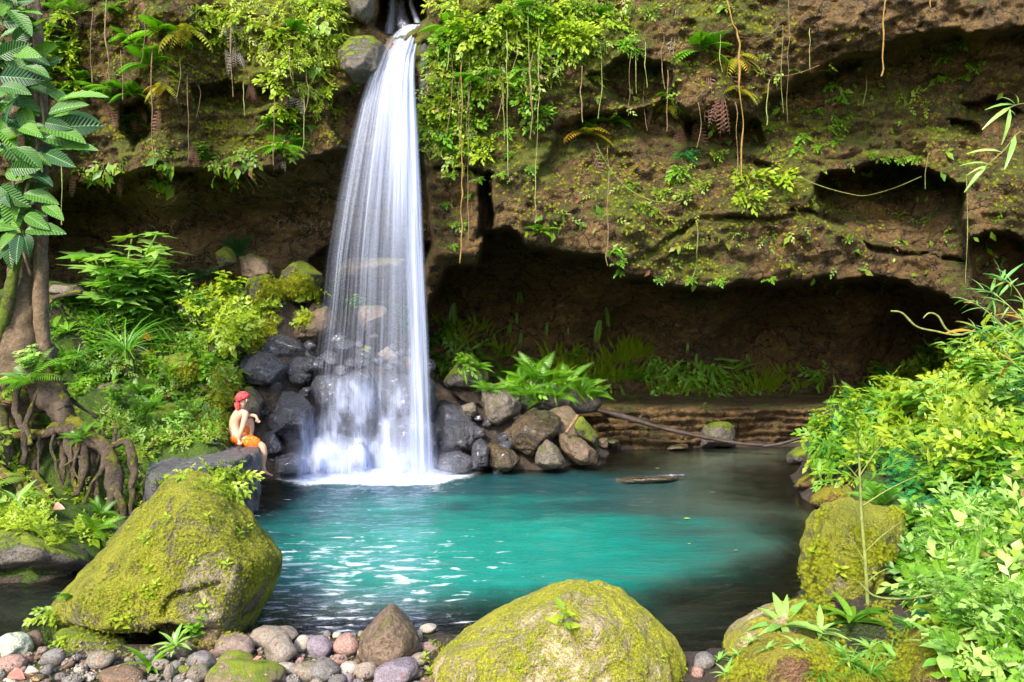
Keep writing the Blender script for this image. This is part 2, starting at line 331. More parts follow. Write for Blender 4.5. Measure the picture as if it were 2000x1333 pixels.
gm = np.where((GX < -2) & (GY > 8), 1.05, 0.75) - 0.8 * (sd_ < 0.05) - 0.45 * ((np.abs(GX) < 3.3) & (GY < 6.6)) - 0.9 * sstep(3.9, 4.5, GX) * (GY < 14.6)  # dark bare soil under the right bush stands in for its shaded gaps
gm = gm - 0.75 * sstep(1.3, 0.4, np.hypot((GX + 7.7) / 2.0, (GY - 14.4) / 1.1)) - 1.3 * sstep(-4.9, -4.3, GX) * sstep(13.0, 13.6, GY) - 1.3 * (GX > -4.3) * (GX < 9) * sstep(14.8, 15.3, GY)
me = mesh_np('ground', Gp, grid_faces(len(gx), len(gy)), M['soil'], {'moss': gm.ravel()})
solid(Gp, grid_faces(len(gx), len(gy)))
ground = obj('ground', me); tag(ground, kind='structure')
# ---- water surface
wx = np.arange(-11, 8.0, 0.05); wy = np.arange(5.2, 18.6, 0.05)
WX, WY = np.meshgrid(wx, wy)
from_fall = np.hypot(WX + 2.4, WY - 13.6)
amp = 0.016 * np.exp(-from_fall / 7) + 0.0035
Pw = np.stack([WX.ravel() * 1.7, WY.ravel() * 4.2, 0 * WX.ravel()], 1)
wz = amp * (fbm(Pw, 4, 61).reshape(WX.shape) + 0.5 * np.sin(from_fall * 7 + 2.5 * fbm(Pw * .4, 2, 5).reshape(WX.shape)))
cal = sstep(1.0, 3.6, WX) ; wz *= (1 - 0.75 * cal)
ix = np.clip(np.searchsorted(gx, WX) - 1, 0, len(gx) - 2); iy = np.clip(np.searchsorted(gy, WY) - 1, 0, len(gy) - 2)
dep = -Z[iy, ix]
ripple = (1 - 0.8 * cal)
# foam: bank below the fall, flecks near the left shore paint in glints among drifting foam
fb = sstep(1.15, 0.55, np.hypot((WX + 2.55) / 2.0, (WY - 13.9) / 1.05) + 0.18 * fbm(Pw * np.array([.8, .5, 1]), 3, 12).reshape(WX.shape))
glint_area = sstep(3.4, 0.8, np.hypot((WX + 1.9) / 0.85, (WY - 7.6) / 0.85)) * 0.9 + 0.45 * sstep(4.6, 1.5, np.hypot((WX + 2.2) / .8, (WY - 10) / 1.0))
glint_area = np.maximum(glint_area, 0.75 * sstep(1.0, .3, np.hypot((WX + .55) / 1.5, (WY - 6.6) / .7)))
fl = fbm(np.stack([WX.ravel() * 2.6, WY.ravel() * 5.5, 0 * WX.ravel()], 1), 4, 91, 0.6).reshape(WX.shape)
glint_flecks = sstep(0.98, 0.38, 1.25 - glint_area - 0.9 * (fl - 0.25))
Ww = np.stack([WX.ravel(), WY.ravel(), wz.ravel() + 0.0], 1)
nzm = fbm(Pw * np.array([.35, .2, 1]), 3, 19).reshape(WX.shape); teal = sstep(1.45, 0.15, np.hypot((WX + 0.1) / 3.3, (WY - 9.0) / np.where(WY < 9, 2.5, 3.0)) + 0.22 * fbm(Pw * .3, 3, 15).reshape(WX.shape)); mid = sstep(4.4, 1.0, WX + .5 * nzm) * sstep(16.4, 13.5, WY) * sstep(6.6, 8.6, WY - .35 * np.maximum(WX, 0) + .5 * nzm) * (1 - sstep(-3.4, -4.6, WX) * sstep(10.2, 9.2, WY))
n = N('pool_water'); tcw = n.n('TexCoord').outputs['Object']
dpt = n.attr('depth'); foam = n.attr('foam'); flk = n.attr('glint_flecks'); rip = n.attr('ripple')
mp = n.n('Mapping', {'Vector': tcw, 'Scale': (3.0, 8.5, 1.0)}).outputs[0]
w1 = n.noise(mp, 1.4, 5, 0.6, 0.6); w2 = n.noise(mp, 5.5, 3, 0.6, 0.2)
bp = n.n('Bump', {'Strength': 1.0, 'Distance': 0.030, 'Height': n.math('MULTIPLY', rip, n.math('ADD', w1, n.math('MULTIPLY', w2, 0.25)))})
milk = n.noise(n.n('Mapping', {'Vector': tcw, 'Scale': (0.9, 1.7, 1.0)}).outputs[0], 0.9, 3, 0.5, 0.8)
tl = n.attr('teal'); turb = n.math('MULTIPLY', n.ramp(dpt, 0.0, 0.5), n.math('MAXIMUM', n.math('ADD', n.math('MULTIPLY', n.attr('mid'), 0.32), 0.6), tl), clamp=True)
deep = n.mix(n.ramp(n.math('ADD', tl, n.math('MULTIPLY', n.math('SUBTRACT', milk, 0.5), 0.9)), 0.1, 0.95), n.mix(n.attr('mid'), (0.105, 0.135, 0.090), (0.010, 0.060, 0.066)), (0.008, 0.20, 0.155))
dif = n.n('BsdfDiffuse', {'Color': deep})
tr = n.n('BsdfTransparent', {'Color': (0.50, 0.62, 0.50)})
body = n.n('MixShader', {0: turb, 1: tr.outputs[0], 2: dif.outputs[0]})
gl = n.n('BsdfGlossy', {'Color': (1, 1, 1), 'Roughness': 0.06, 'Normal': bp})
fr = n.n('Fresnel', {'IOR': 1.33, 'Normal': bp})
surf = n.n('MixShader', {0: fr.outputs[0], 1: body.outputs[0], 2: gl.outputs[0]})
fn = n.noise(n.n('Mapping', {'Vector': tcw, 'Scale': (7.0, 16.0, 1.0)}).outputs[0], 1.3, 5, 0.7, 0.4)
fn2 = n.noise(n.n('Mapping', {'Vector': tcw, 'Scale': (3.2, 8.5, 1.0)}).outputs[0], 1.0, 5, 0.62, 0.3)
glint_mask = n.ramp(n.math('ADD', n.math('MULTIPLY', flk, 0.15), fn2), 0.70, 0.80)  # white flecks put glints into the water colour, mixed with loose foam
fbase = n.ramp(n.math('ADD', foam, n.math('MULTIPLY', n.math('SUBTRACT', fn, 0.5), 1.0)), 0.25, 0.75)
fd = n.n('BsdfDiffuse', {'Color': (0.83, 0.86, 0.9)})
fin = n.n('MixShader', {0: n.math('MAXIMUM', fbase, n.math('MULTIPLY', glint_mask, 0.42)), 1: surf.outputs[0], 2: fd.outputs[0]})
n.t.links.new(fin.outputs[0], n.out.inputs[0]); M['water'] = n.m
me = mesh_np('pool', Ww, grid_faces(len(wx), len(wy)), M['water'], {'teal': teal.ravel(), 'mid': mid.ravel(), 'depth': dep.ravel(), 'foam': fb.ravel(), 'glint_flecks': glint_area.ravel(), 'ripple': ripple.ravel()})
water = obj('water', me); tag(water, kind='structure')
# ================================================================ ROCKS
_ico = {}
def ico(k):
    if k not in _ico:
        bm = bmesh.new(); bmesh.ops.create_icosphere(bm, subdivisions=k, radius=1.0)
        _ico[k] = (np.array([v.co[:] for v in bm.verts]), np.array([[v.index for v in f.verts] for f in bm.faces])); bm.free()
    return _ico[k]
def soft_hull(pts, sub=5, p=16, amp=0.04, fr=1.5, seed=0, fine=0.012, cracks=0.0, chisel=0):
    pts = np.array(pts, float); bm = bmesh.new()
    for q_ in pts: bm.verts.new(q_)
    bmesh.ops.convex_hull(bm, input=list(bm.verts)); bm.normal_update()
    fs = [f for f in bm.faces]
    hv = np.array([v.co[:] for v in bm.verts if v.link_faces]); c = (hv.max(0) + hv.min(0)) / 2 * 0.5 + hv.mean(0) * 0.5
    nn = []; dd = []
    for f in fs:
        nv = np.array(f.normal); d = nv @ (np.array(f.verts[0].co) - c)
        if d < 0: nv, d = -nv, -d
        if f.calc_area() > 1e-7: nn.append(nv); dd.append(max(d, 1e-3))
    bm.free(); nn = np.array(nn); dd = np.array(dd)
    if chisel:
        cn = np.random.RandomState(seed).randn(chisel, 3) * [1, 1, 1]; cn[:, 1] = -np.abs(cn[:, 1]) * .8; cn /= np.linalg.norm(cn, axis=1)[:, None]
        cdist = np.max((hv - c) @ cn.T, 0) * np.random.RandomState(seed + 1).uniform(.66, .86, chisel)
        nn = np.concatenate([nn, cn]); dd = np.concatenate([dd, cdist])
    dirs, F_ = ico(sub)
    k = np.maximum(dirs @ nn.T / dd, 0)
    r = 1.0 / (np.sum(k ** p, 1) ** (1.0 / p)) * 1.03
    V = c + dirs * r[:, None]
    s = float(np.ptp(hv, axis=0).mean())
    off = seed * 3.7
    dsp = amp * s * fbm(V / s * fr * 2 + off, 4, seed) + amp * 0.8 * s * (ridge(V / s * fr * 3.2 + off, 3, seed + 3) - 0.6) + fine * s * fbm(V / s * 14 + off, 3, seed + 9)
    if cracks: dsp -= cracks * s * np.exp(-(vnoise(V / s * 2.6 + off, seed + 5) / 0.05) ** 2)
    V = V + dirs * dsp[:, None]
    return V, F_, c
def rock(name, label, outline, D, thick, mat, front=None, sub=4, p=16, amp=0.03, seed=None, cracks=0.0, group=None, shrink=0.55, tilt=0.0, cat='boulder', fine=0.012, chisel=0, grooves=()):
    """outline in photo pixels at depth D; a real solid `thick` metres deep. tilt: how far the top leans back"""
    o = np.array(outline, float); cx, cy_ = o.mean(0); ymin, ymax = o[:, 1].min(), o[:, 1].max(); pts = []
    def dd(y): return tilt * (ymax - y) / max(1, ymax - ymin)
    for x, y in o: pts.append(W(x, y, D + dd(y)))
    for x, y in o:
        for s_, t in ((shrink, -0.5), (0.85, -0.28), (0.6, 0.5)):
            X, Y = cx + (x - cx) * s_, cy_ + (y - cy_) * s_; pts.append(W(X, Y, D + t * thick + dd(Y)) if t < 0 else W(X, Y, D) + np.array([0, t * thick, 0]))
    for fx, fy, fd in (front or []): pts.append(W(fx, fy, fd))
    seed = seed if seed is not None else int(abs(cx * 7 + cy_ * 13)) % 997
    V, F_, c = soft_hull(pts, sub, p, amp, 1.5, seed, fine, cracks, chisel)
    for gp_, gw_, gd_ in grooves:                 # clefts worn into the face
        qx = CX + V[:, 0] * F / V[:, 1]; qy = CY + (H - V[:, 2]) * F / V[:, 1]; wob = 7 * fbm(V * 5, 3, 2)
        g_ = gd_ * np.exp(-(line_d(gp_, qx + wob, qy + wob) / gw_) ** 2) * (V[:, 1] < c[1] + .1); V = V + (c - V) / np.linalg.norm(c - V, axis=1)[:, None] * g_[:, None]
    base = np.array([c[0], c[1], V[:, 2].min()])
    me = mesh_np(name, V - base, F_, M[mat]); solid(V, F_)
    ob = obj(name, me, loc=base); tag(ob, label, cat, group); return ob
YG = (0.48, 0.46, 0.032); OG = (0.21, 0.23, 0.016)
M['mossy'] = rock_mat('mossy_rock', (0.26, 0.21, 0.14), (0.15, 0.12, 0.085), (0.36, 0.28, 0.19), YG, OG, amt=0.66, up=0.25, bump=1.0, lich=0.3)
M['mossy_bright'] = rock_mat('bright_mossy_rock', (0.42, 0.32, 0.19), (0.25, 0.20, 0.13), (0.50, 0.40, 0.26), (0.48, 0.44, 0.03), (0.24, 0.25, 0.018), amt=0.70, up=0.05, bump=0.8, lich=0.5)
M['mossy_orange'] = rock_mat('orange_mossy_rock', (0.20, 0.10, 0.05), (0.12, 0.07, 0.04), (0.28, 0.13, 0.06), (0.42, 0.36, 0.02), (0.20, 0.18, 0.012), amt=0.68, up=0.3, bump=0.9)
M['halfmoss'] = rock_mat('partly_mossy_rock', (0.11, 0.095, 0.075), (0.055, 0.047, 0.04), (0.17, 0.145, 0.115), (0.24, 0.30, 0.012), (0.07, 0.12, 0.008), amt=0.25, up=0.75, bump=0.8)
M['greenmoss'] = rock_mat('green_mossy_rock', (0.10, 0.085, 0.06), (0.06, 0.05, 0.035), (0.15, 0.12, 0.08), (0.26, 0.32, 0.015), (0.09, 0.13, 0.01), amt=0.62, up=0.6, bump=0.9)
M['greyrock'] = rock_mat('grey_rock', (0.15, 0.122, 0.09), (0.08, 0.066, 0.05), (0.20, 0.17, 0.13), amt=0.08, up=0.5, rough=0.6, bump=0.7)
M['brownrock'] = rock_mat('brown_rock', (0.14, 0.095, 0.06), (0.08, 0.055, 0.038), (0.2, 0.14, 0.09), amt=0.05, up=0.5, rough=0.55, bump=0.7)
M['wet'] = rock_mat('wet_dark_rock', (0.050, 0.048, 0.060), (0.022, 0.022, 0.030), (0.085, 0.080, 0.10), (0.10, 0.13, 0.01), (0.03, 0.04, 0.006), amt=-0.1, up=0.3, rough=0.25, bump=1.0, spec=0.8, coat=0.7)
M['wetbrown'] = rock_mat('wet_brown_rock', (0.085, 0.055, 0.022), (0.035, 0.025, 0.015), (0.14, 0.09, 0.03), (0.14, 0.14, 0.01), (0.05, 0.05, 0.006), amt=0.1, up=0.3, rough=0.25, bump=1.0, spec=0.7, coat=0.5)
M['slate'] = rock_mat('slate_rock', (0.105, 0.098, 0.105), (0.055, 0.052, 0.058), (0.17, 0.16, 0.17), (0.09, 0.13, 0.01), (0.03, 0.05, 0.006), amt=0.0, up=-0.55, rough=0.42, bump=1.0)
rock('mossy_boulder', 'largest mossy boulder, a tilted block peaking below the seated bather', [(88,1250),(100,1180),(230,1038),(330,935),(375,916),(432,938),(548,1085),(541,1125),(500,1215),(480,1262),(380,1285),(240,1290),(120,1290)], 6.75, 1.7, 'mossy',
     front=[(340,1130,5.95),(300,1215,5.9),(440,1020,6.4),(400,1225,5.95),(180,1180,6.1)], sub=7, p=70, amp=0.007, cracks=0.022, seed=12, shrink=0.6, tilt=0.3, fine=0.012, grooves=[([(318,1205),(335,1175),(385,1158),(430,1140)], 7, .10), ([(120,1238),(200,1262),(290,1268),(330,1250),(420,1262)], 16, .22), ([(330,1000),(372,1060),(352,1140)], 22, .05), ([(180,1110),(250,1130),(310,1120)], 18, .05)])
rock('dark_undercut_rock', 'low dark stone wedged under the left foot of the largest mossy boulder', [(55,1333),(80,1270),(120,1225),(180,1225),(260,1260),(330,1290),(320,1333),(200,1345)], 6.35, 0.8, 'halfmoss', sub=5, amp=0.03)
rock('mossy_boulder', 'broad rounded yellow green boulder filling the bottom centre beside the cobbles', [(820,1340),(830,1300),(866,1262),(930,1226),(1010,1196),(1085,1152),(1145,1133),(1200,1148),(1262,1188),(1310,1240),(1345,1300),(1350,1420),(1200,1450),(900,1450),(820,1420)], 5.55, 1.5, 'mossy_bright', shrink=.5, grooves=[([(1150,1165),(1120,1215),(1150,1290)], 16, .05), ([(900,1260),(980,1235),(1060,1240)], 14, .04)], sub=7, p=40, amp=0.012, seed=41, fine=0.012, cracks=0.018, tilt=0.25)
rock('pointed_rock', 'pointed grey brown stone rising among the cobbles with a small moss spot', [(686,1320),(700,1245),(740,1197),(765,1177),(787,1195),(818,1240),(820,1290),(800,1335),(700,1340)], 5.95, 0.6, 'brownrock', front=[(768,1190,5.85),(760,1300,5.6)], sub=5, p=26, amp=0.012, seed=5, shrink=0.5)
rock('mossy_boulder', 'tall mossy boulder standing at the right edge of the pool', [(1596,1045),(1600,1000),(1640,968),(1700,968),(1778,990),(1770,1060),(1745,1150),(1705,1250),(1600,1240),(1570,1180),(1565,1110)], 7.1, 1.2, 'mossy', sub=6, p=16, amp=0.03, seed=8, cracks=0.04, fine=.016)
rock('mossy_boulder', 'sloping moss covered stone leaning up to the tall right boulder', [(1385,1295),(1420,1240),(1500,1200),(1570,1163),(1612,1200),(1640,1290),(1450,1320)], 6.1, 0.7, 'mossy_bright', sub=5, amp=0.025)
rock('orange_mossy_rock', 'orange and green mossy stone at the bottom edge below the long leaved plants', [(1380,1345),(1440,1290),(1500,1255),(1545,1243),(1610,1250),(1700,1285),(1790,1330),(1800,1420),(1400,1420)], 5.15, 0.9, 'mossy_orange', sub=6, p=12, amp=0.03, seed=3)
rock('mossy_rock', 'yellow mossy stone in the bottom right corner under pale leaved herbs', [(1730,1345),(1800,1262),(1865,1208),(1960,1222),(2060,1290),(2060,1420),(1750,1420)], 4.9, 0.9, 'mossy_orange', sub=5, p=12, amp=0.03, seed=6)
rock('shore_rock', 'mossy stone farthest along the right shore under the leafy bush', [(1534,908),(1536,886),(1562,872),(1625,878),(1650,917)], 14.0, 0.9, 'halfmoss')
rock('shore_rock', 'low brown mossy stone on the right shore, middle one of three', [(1545,950),(1600,915),(1665,903),(1700,950),(1600,966)], 12.4, 0.9, 'mossy_orange')
rock('shore_rock', 'flat mossy stone on the right shore just behind the tall boulder', [(1570,982),(1620,945),(1690,928),(1790,950),(1780,1010),(1630,1004)], 11.2, 0.9, 'mossy_orange')
# the slab with the bather
tp = [Wz(277,917,.70), Wz(298,934,.72), Wz(390,913,.76), Wz(461,899,.78), Wz(505,881,.80), Wz(503,868,.78), Wz(458,866,.76), Wz(350,866,.74), Wz(295,867,.70), Wz(281,890,.70)]
ctr = np.mean(tp, 0); bt = []
for q_ in tp: v = ctr + (q_ - ctr) * 0.97; v[2] = -0.6; bt.append(v)
V, F_, c = soft_hull(tp + bt, 7, 46, 0.014, 1.5, 77, 0.010, 0.02)
me = mesh_np('slab_rock', V - [c[0], c[1], -.6], F_, M['slate']); solid(V, F_)
o = obj('slab_rock', me, loc=(c[0], c[1], -.6)); tag(o, 'flat topped dark grey slab at the water that the bather sits on', 'boulder')
MID = [
 ('boulder','moss topped pale boulder, highest of the pile right of the waterfall',[(858,760),(862,735),(905,682),(966,730),(938,762),(868,768)],15.3,.9,'halfmoss'),
 ('boulder','grey brown boulder leaning just below the moss topped one',[(935,765),(958,745),(1028,793),(1024,812),(974,842),(954,842),(935,789)],15.0,.9,'greyrock'),
 ('boulder','large wet sloping boulder in the middle of the pile right of the waterfall',[(981,845),(1040,797),(1112,812),(1100,845),(1040,892),(1012,896),(985,862)],14.7,1.0,'wetbrown'),
 ('pointed_rock','small pointed pale stone at the water with scratched marks',[(1043,919),(1046,878),(1063,853),(1087,871),(1115,919)],14.2,.5,'greyrock'),
 ('boulder','angular flat sided stone right of the pointed scratched stone',[(1087,847),(1120,843),(1177,894),(1175,907),(1130,912),(1095,875)],14.5,.6,'brownrock'),
 ('boulder','stone with a vivid green moss cushion at the right end of the pile',[(1118,820),(1138,814),(1177,863),(1172,884),(1126,852)],15.0,.6,'greenmoss'),
 ('boulder','ochre wet stone at the water edge of the right pile',[(954,863),(1009,882),(1018,906),(1001,923),(954,922)],14.15,.6,'wetbrown'),
 ('boulder','narrow dark wet stone at the water next to the ochre one',[(917,917),(923,863),(939,851),(956,867),(952,922)],14.0,.5,'wet'),
 ('boulder','small grey stone in the gap under the moss topped boulder',[(898,792),(923,781),(937,804),(925,824),(900,812)],14.9,.5,'greyrock'),
 ('boulder','glossy dark rock sloping down right beside the falling water',[(845,785),(868,769),(905,800),(950,851),(930,880),(884,895),(850,895)],14.75,.9,'wet'),
 ('boulder','low glossy rock at the right foot of the waterfall',[(845,890),(900,880),(935,900),(930,925),(855,930)],14.15,.6,'wet'),
 ('boulder','brown stone under the vivid green moss cushion',[(1060,800),(1110,790),(1150,830),(1160,870),(1100,880),(1060,850)],15.4,.8,'brownrock'),
 ('flat_rock','dark flat rock just breaking the water in the middle of the pool',[(1188,939),(1240,934),(1325,932),(1341,938),(1290,946),(1195,946)],13.35,.8,'wetbrown'),
 ('flat_rock','pale low stone on the far shore beside the pile',[(1176,866),(1185,853),(1212,861),(1200,875)],17.0,.6,'greyrock'),
 ('flat_rock','pale low stone at the far waterline under the fallen branch',[(1295,880),(1310,871),(1345,868),(1352,878)],17.2,.5,'brownrock'),
 ('flat_rock','mossy bump of rock at the foot of the cave wall',[(1358,874),(1366,840),(1400,818),(1432,830),(1448,874)],17.6,.8,'halfmoss'),
 ('boulder','reddish stone block glimpsed behind the falling water',[(687,604),(700,596),(755,598),(760,640),(707,648)],15.0,.6,'brownrock'),
 ('boulder','brown layer of rock behind the upper part of the water veil',[(650,520),(680,503),(790,505),(800,530),(740,545),(660,540)],16.0,.8,'brownrock'),
 ('boulder','broad flat topped dark boulder left of the cascade',[(463,712),(488,679),(530,690),(562,715),(558,748),(530,772),(490,765),(466,745)],14.5,1.0,'wet'),
 ('boulder','dark brown boulder between the flat topped one and the cascade',[(552,706),(580,694),(610,697),(612,735),(590,760),(560,755)],14.8,.8,'wet'),
 ('boulder','purple grey wet boulder on top of the cascade',[(647,675),(672,658),(695,666),(690,692),(656,694)],14.6,.5,'wet'),
 ('boulder','low wet rock left of the purple grey boulder',[(612,702),(638,684),(661,691),(662,716),(616,720)],14.6,.5,'wet'),
 ('boulder','small round wet stone in the middle of the cascade top',[(670,706),(683,697),(699,707),(694,722),(673,722)],14.45,.35,'wet'),
 ('boulder','grey stone with green tinge behind the cascade top',[(698,690),(715,671),(732,681),(732,706),(702,708)],14.7,.4,'greyrock'),
 ('boulder','pale cream stone at the right of the cascade top',[(733,690),(753,674),(784,684),(788,716),(756,715)],14.7,.5,'greyrock'),
 ('boulder','narrow reddish stone beside the pale cream one',[(789,692),(806,687),(815,722),(796,724)],14.7,.4,'brownrock'),
 ('boulder','big glistening boulder at the left side of the cascade',[(515,825),(530,780),(560,762),(592,772),(616,800),(600,850),(562,866),(524,850)],13.95,1.0,'wet'),
 ('boulder','dark wet dome of rock in the upper left of the cascade',[(598,752),(615,725),(660,722),(672,750),(670,800),(620,810)],14.4,.8,'wet'),
 ('boulder','largest wet dome in the middle of the cascade',[(655,735),(690,722),(718,732),(733,763),(735,850),(700,870),(640,865),(630,800)],14.35,1.0,'wet'),
 ('boulder','wet rock under the main fall at the upper right of the cascade',[(728,745),(765,728),(820,725),(848,745),(852,815),(790,830),(738,815)],14.5,1.0,'wet'),
 ('boulder','lower right mass of wet rock behind the white water',[(725,812),(790,800),(848,830),(858,905),(800,925),(720,920)],14.2,1.0,'wet'),
 ('boulder','lower left mass of wet rock behind the white water',[(590,860),(650,845),(725,860),(730,920),(600,928)],14.1,.9,'wet'),
 ('boulder','small dark rock standing out of the foam, left of two',[(611,924),(612,888),(620,878),(631,892),(634,924)],13.62,.35,'wet'),
 ('boulder','small dark rock standing out of the foam, right of two',[(693,914),(694,872),(704,862),(714,872),(719,914)],13.62,.4,'wet'),
 ('boulder','glistening low boulder at the bather feet',[(532,936),(536,893),(565,880),(590,897),(592,930)],13.5,.6,'wet'),
 ('boulder','dark rock in the shade behind the bather knee',[(508,880),(511,848),(536,840),(556,880),(530,900)],13.8,.7,'wet'),
 ('boulder','grey rock wall right behind the bather head',[(470,795),(474,750),(493,757),(513,783),(508,815),(480,840)],14.0,.8,'greyrock'),
 ('boulder','brown stone at the left edge of the water veil',[(560,655),(598,612),(640,598),(655,640),(620,672),(570,675)],15.0,.8,'brownrock'),
 ('boulder','dark stones below the green slope left of the veil',[(480,670),(520,645),(560,655),(600,670),(600,700),(540,710),(490,700)],15.0,.9,'wet'),
 ('mossy_boulder','rounded brownish boulder capped with moss on the left slope',[(472,545),(494,530),(529,537),(552,571),(549,602),(494,607),(476,584)],15.1,.9,'greenmoss'),
 ('mossy_boulder','bright green boulder beside the water veil, right of the brownish one',[(534,530),(560,508),(590,505),(629,532),(630,560),(600,588),(560,588),(540,565)],15.3,.9,'greenmoss'),
 ('mossy_boulder','small mossy stone under the dark fern tuft on the left ledge',[(420,492),(436,480),(456,486),(463,515),(437,526),(420,512)],15.5,.5,'greenmoss'),
 ('boulder','reddish brown rock behind the moss capped boulder',[(455,505),(490,495),(525,510),(546,535),(500,550),(465,545)],15.6,.7,'brownrock'),
 ('boulder','dark grey boulder with a moss rim on the left slope',[(340,588),(360,576),(390,574),(424,592),(440,632),(400,650),(352,625)],14.9,.8,'halfmoss'),
 ('mossy_rock','broad dark bank of rock that the bright fern clump grows on',[(930,752),(1000,736),(1100,742),(1190,768),(1180,812),(1060,815),(960,805)],15.9,.9,'halfmoss'),
 ('mossy_boulder','big mossy rock in the middle of the left slope above the hanging dark boulders',[(392,645),(430,618),(480,628),(505,655),(480,705),(415,715)],14.5,.9,'greenmoss'),
 ('mossy_boulder','wide mossy rock in the centre of the left slope',[(290,705),(330,682),(385,690),(405,735),(380,775),(310,780)],14.0,.9,'greenmoss'),
 ('mossy_boulder','large low mossy rock just above the slab at its left',[(262,815),(300,788),(360,785),(395,812),(390,862),(280,866)],13.4,.9,'greenmoss'),
 ('mossy_boulder','mossy rock on the slope beside the tree trunk',[(190,690),(228,668),(272,690),(268,745),(210,748)],13.9,.7,'greenmoss'),
 ('boulder','half buried brown stone on the slope above the roots',[(185,760),(212,742),(235,758),(232,785),(190,785)],13.3,.6,'brownrock'),
 ('mossy_boulder','mossy stone on the slope just left of the bather back',[(372,822),(405,792),(437,811),(432,850),(380,852)],13.3,.7,'greenmoss'),
 ('mossy_boulder','upright mossy rock edge above the bather head',[(405,715),(434,700),(465,730),(474,765),(455,830),(420,800)],13.95,.8,'greenmoss'),
 ('flat_rock','flat pale stone on the path beside the tree trunk',[(78,568),(100,556),(150,557),(168,572),(120,580)],14.6,.7,'greyrock'),
 ('flat_rock','flat grey stone on the ledge under the carved wall',[(310,560),(330,556),(385,558),(380,575),(318,577)],15.3,.6,'greyrock'),
 ('boulder','rock shoulder left of the waterfall lip',[(655,95),(690,70),(735,62),(765,80),(752,130),(725,160),(700,168),(660,140)],14.1,.9,'halfmoss'),
 ('boulder','mossy rock block at the top left of the waterfall lip',[(672,-20),(690,-30),(728,-20),(730,25),(715,48),(690,35)],14.2,.9,'halfmoss'),
 ('boulder','dark speckled rock pillar right of the waterfall lip',[(815,70),(822,48),(842,48),(852,120),(850,200),(835,240),(818,220)],14.5,.8,'slate'),
 ('boulder','dark wet rock inside the notch above the waterfall lip',[(770,60),(775,30),(795,28),(805,55),(798,75)],15.4,.6,'wet'),
 ('shore_rock','broad grey rock with a moss patch at the left edge above the stream',[(-120,1140),(-110,1030),(-20,1018),(40,1030),(100,1062),(160,1092),(178,1104),(150,1128),(60,1146)],8.1,.9,'halfmoss'),
 ('small_stone','small grey stone at the stream under the tree roots',[(98,1092),(108,1078),(125,1076),(130,1092),(116,1098)],8.9,.2,'greyrock'),
 ('small_stone','flatter grey stone next to the stream under the tree roots',[(122,1098),(132,1084),(152,1086),(158,1098),(140,1104)],8.75,.2,'greyrock'),
]
for (nm, lb, ol, D_, th, mt) in MID:
    rock(nm, lb, ol, D_, th, mt, sub=5, p=60, amp=0.016, cracks=0.022, chisel=13, fine=0.014)
rf = random.Random(31)
for (x0, x1, y0, y1, D0, k_, nr, lb, gp) in [(505,610,700,925,14.6,'wet',26,'dark wet stone wedged between the boulders left of the cascade','wedged stones left of the cascade'),
      (852,990,800,925,14.9,'wet',20,'dark wet stone wedged between the boulders right of the waterfall','wedged stones right of the waterfall'),(600,850,655,735,14.9,'wet',24,'dark wet stone along the top of the cascade behind the veil','stones along the cascade top'),
      (990,1180,850,915,15.3,'brownrock',9,'brown stone wedged low between the right boulders','brown stones wedged at right'),(470,640,620,700,15.2,'wet',12,'dark stone at the foot of the mossy boulders left of the veil','dark stones under the mossy boulders')]:
    for q_ in range(nr):
        x, y = rf.uniform(x0, x1), rf.uniform(y0, y1); r_ = rf.uniform(9, 21); D_ = D0 + rf.uniform(-.1, .15) - (y - y0) / (y1 - y0) * (.7 if D0 < 15 else .2)
        n_ = rf.randint(5, 7); a0 = rf.random() * 6
        rock('boulder', lb, [(x + r_ * rf.uniform(.75, 1.25) * math.cos(a0 + 6.283 * i / n_), y + r_ * rf.uniform(.55, .9) * math.sin(a0 + 6.283 * i / n_)) for i in range(n_)], D_, r_ * D_ / F * 2, k_, sub=4, p=34, amp=.02, cracks=.02, chisel=7, group=gp, seed=int(x + y * 3) % 900, cat='stone')
